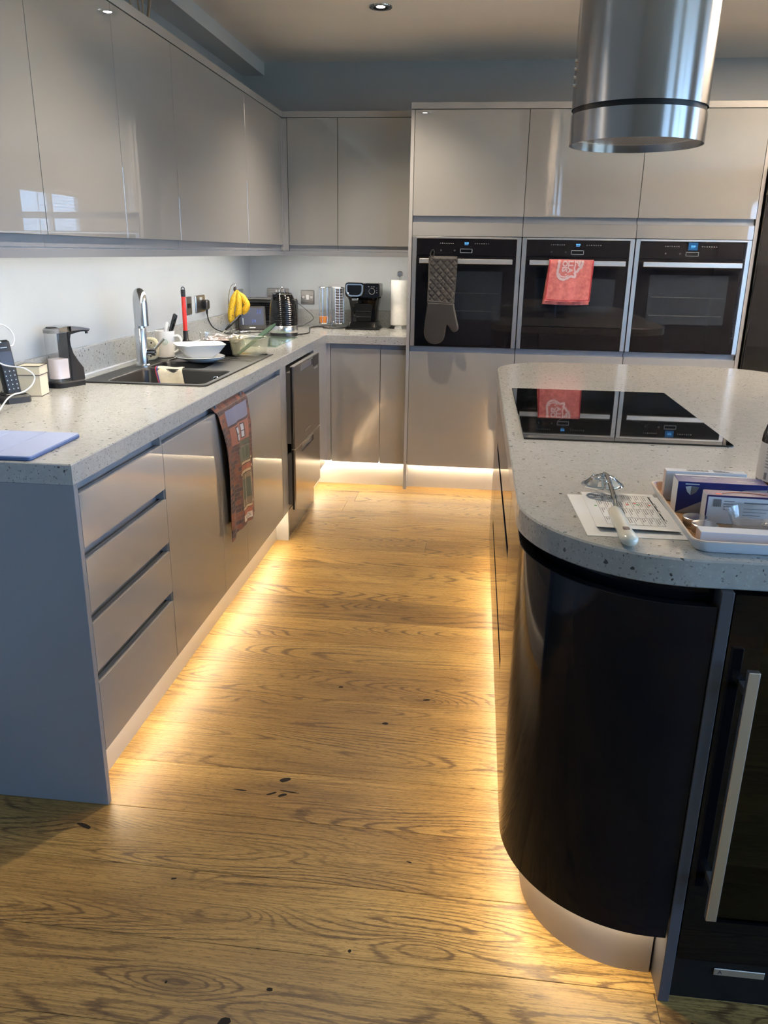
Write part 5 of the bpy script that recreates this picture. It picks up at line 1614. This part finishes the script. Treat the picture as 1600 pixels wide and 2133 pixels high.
def build_tea_towel():
    t = T('tea_towel', 'printed tea towel of a brick shop front tucked into the left base cabinet', 'tea towel', (0.62, 1.2, 0.37))
    y0, y1 = 0.985, 1.360
    zt, zb = 0.852, 0.372
    def fn(u, v, e=0.0):
        nar = 0.10 * min(1, v * 2.2) * (1 - .25 * v)
        lo, hi = y0 + nar * .62 + .02 * v, y1 + .015 * v - nar * .12
        y = lo + (hi - lo) * u
        z = zt - (zt - zb) * v - .030 * v * (1 - u) * 1.0 + .012 * v * math.sin(5 * u)
        x = XF + .0070 + .014 * min(1, v * 4) + .0042 * math.sin(u * 17 + 1.3) * min(1, v * 3 + .15) + .0018 * math.sin(u * 31 + v * 5) * min(1, v * 2)
        x += .012 * v * math.sin(u * 3.0)
        if v < .045: x = XF - .012 + (x - XF + .012) * (v / .045)
        return Vector((x + e, y, z))
    part('cloth', MB().sheet(lambda u, v: fn(u, v), 60, 50, -.0016), brick_print(), t, True, 60)
    def patch(a, b, c, d, col, nm, e=.0009, nu=6, nv=6):
        part(nm, MB().sheet(lambda u, v: fn(a + (b - a) * u, c + (d - c) * v, e), nu, nv), col, t, True, 60)
    def P(name, c): return pm('towel_' + name, c, 0.95)
    sky, brick, bdark, cream, green, pane, mort, doorc = (P('sky', (.15, .16, .23)), P('brick', (.30, .115, .075)), P('soot', (.045, .030, .035)), P('cream', (.52, .43, .30)),
        P('green', (.055, .065, .050)), P('pane', (.42, .46, .52)), P('mortar', (.23, .105, .075)), P('door', (.07, .085, .16)))
    patch(.20, .93, .055, .17, sky, 'sky_print', nu=16)
    patch(.20, .95, .17, .185, bdark, 'eave_print', nu=16)
    patch(.22, .90, .187, .33, mort, 'wall_print', nu=16, nv=8)
    for a in (.36, .56):
        patch(a, a + .13, .20, .315, bdark, 'window_print', .0012)
        patch(a + .02, a + .10, .208, .255, pane, 'pane_print', .0015)
        patch(a + .02, a + .10, .262, .308, pane, 'pane_print', .0015)
    patch(.40, .93, .335, .37, green, 'sign_print', nu=14)
    patch(.36, .90, .375, .50, P('shop', (.10, .105, .085)), 'shop_print', nu=14, nv=8)
    for a in (.41, .53, .66, .78): patch(a, a + .085, .39, .485, green, 'shop_pane_print', .0013)
    patch(.40, .95, .505, .522, cream, 'cornice_print', nu=14)
    patch(.38, .90, .53, .57, brick, 'brick_print', nu=14)
    patch(.36, .95, .572, .592, cream, 'string_course_print', nu=14)
    patch(.38, .93, .60, .86, P('arch', (.17, .13, .09)), 'lower_shop_print', nu=14, nv=12)
    for a in (.44, .60): patch(a, a + .13, .64, .80, green, 'lower_window_print', .0013)
    for a in (.41, .58, .74): patch(a, a + .022, .61, .85, cream, 'pilaster_print', .0014)
    patch(.77, .89, .66, .84, doorc, 'door_print', .0013)
    patch(.40, .93, .862, .880, cream, 'sill_print', nu=14)
    patch(.42, .90, .885, .925, brick, 'plinth_print', nu=14)
    patch(.40, .72, .925, .975, P('label', (.62, .58, .52)), 'name_label', nu=10)
    rnd = random.Random(4)
    for i in range(0):
        for a, w in ((.02, .10), (.14, .10), (.955, .04)):
            c = .05 + i * .036
            col = brick if rnd.random() < .62 else bdark
            a2 = a + (.02 if i % 2 else 0)
            patch(a2, a2 + w, c, c + .030, col, 'brick_print', .0012, 4, 2)
    # lettering on the label, draped on the same folds
    def wr(co):
        return fn(.56 + co.x, .950 - co.y, .0026)
    part('lettering', text_mb('HATTON', .052, None, warp=wr), 'inkdark', t, True, 0)
build_tea_towel()

def build_red_towel():
    t = T('towel', 'folded red bar towel with white crest draped over the middle oven handle', 'towel', (1.97, 2.955, 1.1))
    xa, xb = 1.8545, 2.0905
    ybar, zc = YT - 0.040, 1.3275
    R = 0.0165
    def fn(u, v, back=False, e=0.0):
        x = xa + (xb - xa) * u + (-.004 * v if u < .5 else -.006 * v) - .012 * v * (1 - u) * (1.4 if back else .6)
        L_ = .215 if not back else .234
        s = v * L_
        wob = (.0028 * math.sin(u * 9 + 1) + .002 * math.sin(u * 21)) * min(1, v * 2)
        z = zc + R - s if s > .002 else zc + R
        y = ybar - R - .0008 + wob - .004 * v
        if s < R:
            a = s / R * PI / 2
            y = ybar - (R + .0008) * math.sin(a) - wob * 0
            z = zc + R * math.cos(a)
        else:
            z = zc - (s - R)
        if back: 
            y = 2 * ybar - y
        z -= .004 * math.sin(u * PI) * v
        return Vector((x, y - e, z))
    part('front_fold', MB().sheet(lambda u, v: fn(u, v), 40, 40, -.0030), 'redcloth', t, True, 60)
    part('back_fold', MB().sheet(lambda u, v: fn(u, .10 + .90 * v, True), 30, 30, .0025), 'redcloth', t, True, 60)
    part('over_bar', MB().sheet(lambda u, v: (xa + (xb - xa) * u, ybar - (R) * math.cos(PI * (.5 + .5 * v)), zc + R * math.sin(PI * (.5 + .5 * v))), 20, 10, -.002), 'redcloth', t, True, 60)
    for u0 in (0.004, .972):
        part('hem', MB().sheet(lambda u, v: fn(u0 + .024 * u, .02 + .96 * v, e=.0012), 2, 30), 'redhem', t, True)
    part('hem', MB().sheet(lambda u, v: fn(.03 + .94 * u, .955 + .02 * v, e=.0012), 30, 2), 'redhem', t, True)
    # white crest: border swirl and letters reading downwards (turned a quarter)
    def W3(px, py, e=.0016):     # px, py measured on the photo crop, 0..1600 across 140 px
        u = (px - 300) / 1040.0
        v = (py - 240) / 990.0
        return fn(u, v, e=e)
    def ribbon(pts, w0):
        P = [Vector((p[0], p[1], 0)) for p in pts]
        P = bezier(P, 6)
        mb = MB()
        L_, R_ = [], []
        for i, p in enumerate(P):
            d = (P[min(i + 1, len(P) - 1)] - P[max(i - 1, 0)]).normalized()
            nn = Vector((-d.y, d.x, 0)) * w0 * (1 + .12 * math.sin(i * 1.3))
            L_.append(W3((p + nn).x, (p + nn).y))
            R_.append(W3((p - nn).x, (p - nn).y))
        for i in range(len(P) - 1):
            mb.quad(L_[i], R_[i], R_[i + 1], L_[i + 1])
        return mb
    part('crest_print', ribbon([(535, 262), (530, 400), (520, 500), (530, 600), (590, 680), (680, 700), (770, 660), (840, 620), (920, 640), (940, 600), (925, 540), (985, 500), (1000, 450), (1050, 420), (1075, 340), (1080, 262)], 27), 'towelprint', t, True, 0)
    part('crest_print', ribbon([(560, 560), (600, 620), (700, 640), (780, 600)], 14), 'towelprint', t, True, 0)
    part('crest_print', ribbon([(905, 262), (915, 360), (900, 430), (930, 520)], 14), 'towelprint', t, True, 0)
    part('crest_print', ribbon([(930, 270), (980, 300), (1020, 270), (1000, 350), (1030, 390)], 26), 'towelprint', t, True, 0)
    part('crest_print', ribbon([(700, 578), (716, 578), (730, 580)], 14), 'towelprint', t, True, 0)
    def turned(cx, cy):
        return lambda co: W3(cx + co.y * 1e4, cy + co.x * 1e4)
    part('lettering', text_mb('OIS', .0165, None, align='LEFT', warp=turned(668, 266), bold=.0007), 'towelprint', t, True, 0)
    part('lettering', text_mb('LLA', .0165, None, align='LEFT', warp=turned(800, 266), bold=.0007), 'towelprint', t, True, 0)
build_red_towel()

def build_mitt():
    t = T('oven_mitt', 'dark grey oven mitt with quilted cuff hanging from the left oven handle', 'oven mitt', (1.28, 2.95, 0.88))
    yb = YT - 0.0475
    def cuff(u, v):
        x0, x1 = 1.2055 - .001 * v, 1.3575 - .009 * v
        x = x0 + (x1 - x0) * u
        z = 1.353 - .247 * v
        d1, d2 = (u * .152 + v * .247) / .040, (u * .152 - v * .247) / .040
        q = min(abs(math.sin(PI * d1)), abs(math.sin(PI * d2)))
        y = yb - .0065 - .0055 * min(1, q * 1.6) + .002 * math.cos(u * 4)
        if v < .05: y = yb - .0065 + (.05 - v) / .05 * .014
        return (x, y, z)
    part('quilted_cuff', MB().sheet(cuff, 44, 70, -.006), 'quilt', t, True, 50)
    part('cuff_binding', MB().tube([(1.205, yb - .010, 1.112), (1.347, yb - .010, 1.103)], .0048, 10), 'quilt', t, True)
    for xx0, xx1 in ((1.2055, 1.2045), (1.3575, 1.3485)):
        part('cuff_binding', MB().tube([(xx0, yb - .007, 1.35), (xx1, yb - .007, 1.106)], .0036, 8), 'quilt', t, True)
    part('hanging_loop', MB().tube(bezier([(1.213, yb - .006, 1.346), (1.212, yb - .016, 1.366), (1.222, yb - .019, 1.385), (1.232, yb - .014, 1.374), (1.224, yb - .008, 1.348)], 6), .0032, 8), 'quilt', t, True)
    out = [(1.2025, 1.106), (1.3475, 1.100), (1.3500, 1.080), (1.3605, 1.035), (1.3735, .985), (1.3755, .966), (1.3690, .953), (1.3560, .948), (1.3420, .955), (1.3280, .974), (1.3170, .986),
           (1.3095, .984), (1.3060, .970), (1.3030, .935), (1.2930, .902), (1.2740, .884), (1.2480, .878), (1.2210, .884), (1.2020, .900), (1.1900, .924), (1.1870, .950), (1.1910, 1.010), (1.1975, 1.06)]
    sm = [(p.x, p.y) for p in bezier([(a, b, 0) for a, b in out[1:]] + [(*out[0], 0)], 4)]
    fm = frame((0, yb - .006, 0), (1, 0, 0), (0, 0, 1))
    part('silicone_hand', MB().prism(sm, -.012, .012, .004, mat=fm, bevb=.004), 'mitt', t, True, 40)
    part('back_layer', MB().prism([(x + .004, z) for x, z in sm], -.020, -.0125, .003, mat=fm), 'quilt', t, True, 40)
build_mitt()

# ================================================================ small things: island
def build_island_things():
    p = part('paper', MB().prism([(1.694, -.050), (1.7052, -.2983), (1.878, -.2950), (1.872, -.045)], H + .0002, H + .0008), 'paper', smooth=0)
    tag(p, 'blank white sheet of paper lying under the printed form', 'paper')
    t = T('form', 'printed form with ruled rows lying under the potato masher', 'paper', (1.795, -.150, H + .001), math.radians(-89.3))
    # local x runs towards the camera (world -y), local y runs to the right
    def sf(u, v):
        x, y = -.120 + .240 * u, -.070 + .142 * v
        z = .0008 + .007 * max(0, (u - .86) / .14) ** 2 * (1 - v * .4)
        return (x, y, z)
    part('sheet', MB().sheet(sf, 24, 10, .0006), 'paper', t, smooth=60)
    rn = random.Random(3)
    ln = MB()
    tx = MB()
    for i in range(9):
        y = -.048 + i * .0128
        ln.box(-.104, .082, y, y + .0006, .0010, .0012)
    for x in (-.104, -.06, -.015, .04, .0815):
        ln.box(x, x + .0006, -.048, .055, .0010, .0012)
    for i in range(9):
        y = -.0445 + i * .0128
        for x in (-.101, -.057, -.012, .044):
            w = rn.uniform(.012, .034)
            tx.box(x, x + w, y, y + .0014, .0010, .0012)
            tx.box(x, x + w * rn.uniform(.4, .9), y + .004, y + .0054, .0010, .0012)
    part('ruled_lines', ln, 'ink', t, smooth=0, kind='stuff')
    part('small_print', tx, 'ink', t, smooth=0, kind='stuff')
    hd = MB()
    for x, w in ((-.10, .05), (-.04, .035), (.005, .04)): hd.box(x, x + w, .058, .0608, .0010, .0012)
    part('heading', hd, 'inkdark', t, smooth=0, kind='stuff')
    for x, y, m_ in ((-.055, .022, 'inkred'), (-.046, .026, 'inkgreen'), (-.046, .006, 'inkred'), (-.046, .048, 'inkred'), (-.03, -.056, 'inkgreen')):
        part('coloured_mark', MB().box(x, x + .006, y, y + .005, .0011, .0013), m_, t, smooth=0)
    # masher
    t = T('potato_masher', 'chrome slotted masher with cream handle lying on the form', 'masher', (1.765, -.18, H + .002))
    hx, hy = 1.762 - 1.765, -.055 + .18
    ring = MB()
    def dome(r, a): return (hx + r * math.cos(a), hy + r * .80 * math.sin(a) + .006, .040 - 10.0 * r * r * 1.4 + .004)
    for k in range(9):
        a = 2 * PI * k / 9
        ring.sheet(lambda u, v: dome(.009 + .012 * u, a + .50 * v + 6 * (.012 * u)), 4, 4, .0014)
        ring.sheet(lambda u, v: dome(.0235 + .0155 * u, a + .3 + .50 * v + 6 * (.012 * u)), 4, 4, .0014)
    ring.tube([dome(.0395, 2 * PI * k / 40) for k in range(41)], .0026, 6)
    ring.tube([dome(.022, 2 * PI * k / 28) for k in range(29)], .0022, 6)
    ring.lathe([(.010, 0), (.008, .003), (0, .004)], 16, (hx, hy + .006, .041), cap0=False, cap1=False)
    part('slotted_head', ring, 'chrome', t)
    part('shaft', MB().tube(bezier([(hx, hy + .004, .044), (hx + .004, hy - .02, .046), (.001, .01, .030), (.001, -.020, .018)], 6), .0042, 10), 'chrome', t)
    hr = []
    for y, w, h_, zc in ((-.014, .008, .007, .016), (-.024, .0125, .0095, .0155), (-.07, .0135, .0100, .0125), (-.115, .0125, .0100, .0110), (-.140, .0150, .0105, .0108), (-.163, .0155, .0105, .0106), (-.174, .0110, .0080, .0106), (-.178, .004, .003, .0106)):
        hr.append([(.0005 + w * math.cos(2 * PI * k / 16) + (y + .1) * -.02, y, zc + h_ * math.sin(2 * PI * k / 16)) for k in range(16)])
    h = part('handle', MB().loft(hr), 'creamhandle', t, smooth=60)
    part('hang_hole', MB().prism(rrect(-.005, .006, -.142, -.128, .003, 3), .0205, .0217), 'edgebrown', h, smooth=0)
    # tray
    t = T('tray', 'white sided tray with wood inside holding medicine boxes', 'tray', (2.02, -.172, H))
    x0, x1, y0, y1 = 1.866 - 2.02, 2.062 - 2.02, -.358 + .172, .012 + .172
    def rg(f, z): return [(x, y, z) for x, y in rrect(x0 + f, x1 - f, y0 + f, y1 - f, .022, 5)]
    part('outside', MB().loft([rg(.010, 0), rg(.008, .001), rg(.0, .0195)], True, True, False), 'traywhite', t)
    part('lip', MB().loft([rg(.0, .0195), rg(.0005, .0215), rg(.003, .0215), rg(.0035, .0195)], True, False, False), 'traylip', t)
    part('inside', MB().loft([rg(.0035, .0195), rg(.010, .0050), rg(.016, .0040)], True, False, True), 'traywood', t)
    zf = H + .0042
    def box_thing(label, loc, rotz, w, d, h_, front, top=None, left=None):
        b = T('medicine_box', label, 'box', loc, rotz)
        part('carton', MB().box(-w / 2, w / 2, -d / 2, d / 2, 0, h_, .0006), front, b)
        if top: part('top_panel', MB().box(-w / 2 + .0004, w / 2 - .0004, -d / 2 + .0004, d / 2 - .0004, h_, h_ + .0003), top, b, smooth=0)
        if left: part('end_flap', MB().box(-w / 2 - .0003, -w / 2, -d / 2 + .0004, d / 2 - .0004, .0004, h_ - .0004), left, b, smooth=0)
        return b
    b1 = box_thing('white medicine carton standing at the back of the tray', (1.953, -.062, zf), -.03, .150, .022, .060, 'card', None, 'pinkcard')
    pr = MB()
    for i in range(16): pr.box(-.035 + i * .0026, -.0338 + i * .0026 + .0004 * (i % 3), -.006, .006, .0601, .0604)
    for i in range(4): pr.box(.015, .05 - i * .006, -.007 + i * .004, -.0055 + i * .004, .0601, .0604)
    part('barcode', pr, 'ink', b1, smooth=0, kind='stuff')
    b1 = box_thing('slim white carton wedged behind the navy box in the tray', (1.962, -.090, zf), -.03, .142, .016, .057, 'card', None, 'card')
    part('red_edge', MB().box(-.0716, -.0713, -.006, -.001, .004, .026), 'inkred', b1, smooth=0)
    tp = MB()
    for i in range(3): tp.box(-.0716, -.0713, -.005 + i * .004, -.0042 + i * .004, .018, .058)
    part('end_print', tp, 'ink', b1, smooth=0)
    b2 = box_thing('navy blue medicine box with silver shield standing in the tray', (1.963, -.128, zf), -.035, .158, .046, .0605, 'navy', None, 'card')
    yf = -.0233
    cur = [(-.079, .0005), (.079, .0005), (.079, .052), (.04, .049), (.0, .038), (-.03, .026), (-.055, .013)]
    part('taupe_swoosh', MB().prism(cur, .0, .0002, mat=frame((0, yf, 0), (1, 0, 0), (0, 0, 1))), 'taupe', b2, smooth=0)
    shd = [(-.064, .058), (-.0535, .0600), (-.0535, .040), (-.060, .047)]
    part('shield_half', MB().prism([(-.0655, .0510), (-.0550, .0530), (-.0550, .0350), (-.0615, .0410)], .0, .0002, mat=frame((0, yf - .0001, 0), (1, 0, 0), (0, 0, 1))), 'silverprint', b2, smooth=0)
    part('shield_half', MB().prism([(-.0540, .0530), (-.0410, .0510), (-.0455, .0410), (-.0540, .0350)], .0, .0002, mat=frame((0, yf - .0001, 0), (1, 0, 0), (0, 0, 1))), 'midgrey', b2, smooth=0)
    tt = MB()
    tt.box(-.066, -.041, yf - .0003, yf, .0550, .0572)
    part('brand_line', tt, 'silverprint', b2, smooth=0)
    tt = MB()
    for x, w, y in ((-.050, .045, .010), (-.050, .028, .005), (.03, .03, -.003), (-.066, .013, .010)): tt.box(x, x + w, y - .001, y + .0012, .0606, .0608)
    part('top_lettering', tt, 'silverprint', b2, smooth=0)
    b3 = box_thing('purple topped white medicine box standing in front of the navy box', (1.986, -.190, zf), -.035, .128, .034, .053, 'card', 'purple', 'card')
    ff = MB()
    yb = -.0173
    for a in ((-.064, .064, .050, .053), (-.064, -.0615, 0, .05), (.0615, .064, 0, .05)): ff.box(a[0], a[1], yb - .0002, yb + .0002, a[2], a[3])
    part('purple_border', ff, 'purple', b3, smooth=0)
    bc = MB()
    for i in range(9): bc.box(-.052 + i * .0016, -.052 + i * .0016 + .0006 + .0004 * (i % 2), yb - .0004, yb, .032, .046)
    for i in range(4): bc.box(-.034, -.016 - i * .002, yb - .0004, yb, .042 - i * .005, .0435 - i * .005)
    bc.box(.0, .055, yb - .0004, yb, .040, .0425)
    for i in range(3): bc.box(.0, .05 - i * .01, yb - .0004, yb, .030 - i * .006, .0312 - i * .006)
    part('face_print', bc, 'ink', b3, smooth=0, kind='stuff')
    part('copper_arc', MB().tube([(-.035 + .075 * q, -.004 + .010 * math.sin(PI * q), .0536) for q in [i / 12 for i in range(13)]], .0009, 6), 'goldprint', b3)
    part('copper_square', MB().box(-.048, -.038, -.012, -.006, .0534, .0537), 'inkred', b3, smooth=0)
    b4 = box_thing('flat white medicine carton lying along the front of the tray', (1.968, -.318, zf), -.015, .170, .030, .025, 'card', None, 'pinkcard')
    sw = [(-.060, .0006), (.084, .0006), (.075, .003), (.03, .0045), (-.005, .0085), (-.03, .0085)]
    part('pink_swoosh', MB().prism(sw, .0, .0002, mat=frame((0, -.0152, 0), (1, 0, 0), (0, 0, 1))), 'taupe', b4, smooth=0)
    q = MB()
    for i in range(3): q.box(.025, .075 - i * .008, -.0156, -.0152, .021 - i * .004, .0222 - i * .004)
    q.box(.038, .046, -.0156, -.0152, .009, .012)
    part('face_print', q, 'ink', b4, smooth=0)
    for i, (x, y, lab) in enumerate(((1.900, -.228, 'small round silver tin at the back left of the tray'), (1.906, -.266, 'small round silver tin half hidden by the front carton'))):
        k = T('tin', lab, 'tin', (x, y, zf))
        part('base', MB().lathe([(.0, 0), (.0195, 0), (.0205, .001), (.0205, .009), (.0, .009)], 36, cap0=False, cap1=False), 'chrome_sat', k)
        part('lid', MB().lathe([(.0205, .0092), (.0218, .0096), (.0218, .0172), (.0205, .0182), (.018, .0178), (.0, .0178)], 36, cap0=True, cap1=False), 'chrome_sat', k)
    k = T('clear_pot', 'clear plastic blister pot lying among the medicine boxes in the tray', 'pot', (1.988, -.252, zf + .0156))
    part('bowl', MB().lathe([(.0, .0), (.030, .0), (.034, .004), (.042, .022), (.046, .024), (.046, .026), (.040, .024), (.032, .004), (.0, .002)], 40, cap0=False, cap1=False), 'plasticclear', k)
    part('foot_ring', MB().lathe([(.026, -.0155), (.030, -.0155), (.031, .0), (.027, .0)], 32, cap0=False, cap1=False), 'plasticclear', k)
    k = T('tablet_strip', 'crumpled silver tablet strip at the right of the tray', 'tablets', (2.026, -.292, zf))
    part('foil', MB().sheet(lambda u, v: (-.03 + .06 * u, -.012 + .03 * v, .026 + .004 * u + .004 * noise.noise((u * 6, v * 5, 0))), 14, 8, .001), 'wire', k)
    for i in range(4):
        for j in range(2):
            part('blister', MB().lathe([(.007, 0), (.0055, .004), (.0, .005)], 12, (-.022 + i * .014, -.006 + j * .016, .0275 + i * .001), cap0=False, cap1=False), 'plasticclear', k)
    # bottle
    k = T('bottle', 'dark glass bottle with pale label behind the tray at the right edge', 'bottle', (2.128, .004, H))
    part('glass', MB().lathe([(.0, .0), (.047, .0), (.054, .004), (.054, .115), (.0525, .130), (.048, .146), (.040, .160), (.029, .171), (.020, .177), (.0150, .182), (.0145, .215), (.0, .215)], 48, cap0=False, cap1=False), 'brownglass', k)
    part('label', MB().lathe([(.0543, .038), (.0545, .039), (.0545, .112), (.0543, .113)], 48, cap0=False, cap1=False), 'label', k)
    tx = MB()
    def arcq(a0, a1, z0, z1):
        n = 4
        for i in range(n):
            p = [(.0548 * math.cos(a0 + (a1 - a0) * q / n), .0548 * math.sin(a0 + (a1 - a0) * q / n)) for q in (i, i + 1)]
            tx.quad((*p[0], z0), (*p[1], z0), (*p[1], z1), (*p[0], z1))
    for i in range(7): arcq(-2.75, -2.15 - .06 * (i % 3), .066 + .0062 * i, .0676 + .0062 * i)
    arcq(-2.72, -2.60, .042, .056)
    arcq(-2.45, -2.2, .056, .062)
    part('label_print', tx, 'ink', k, smooth=0, kind='stuff')
    part('cap', MB().lathe([(.0, .212), (.0165, .212), (.0168, .24), (.0, .241)], 24, cap0=False, cap1=False), 'black', k)
build_island_things()
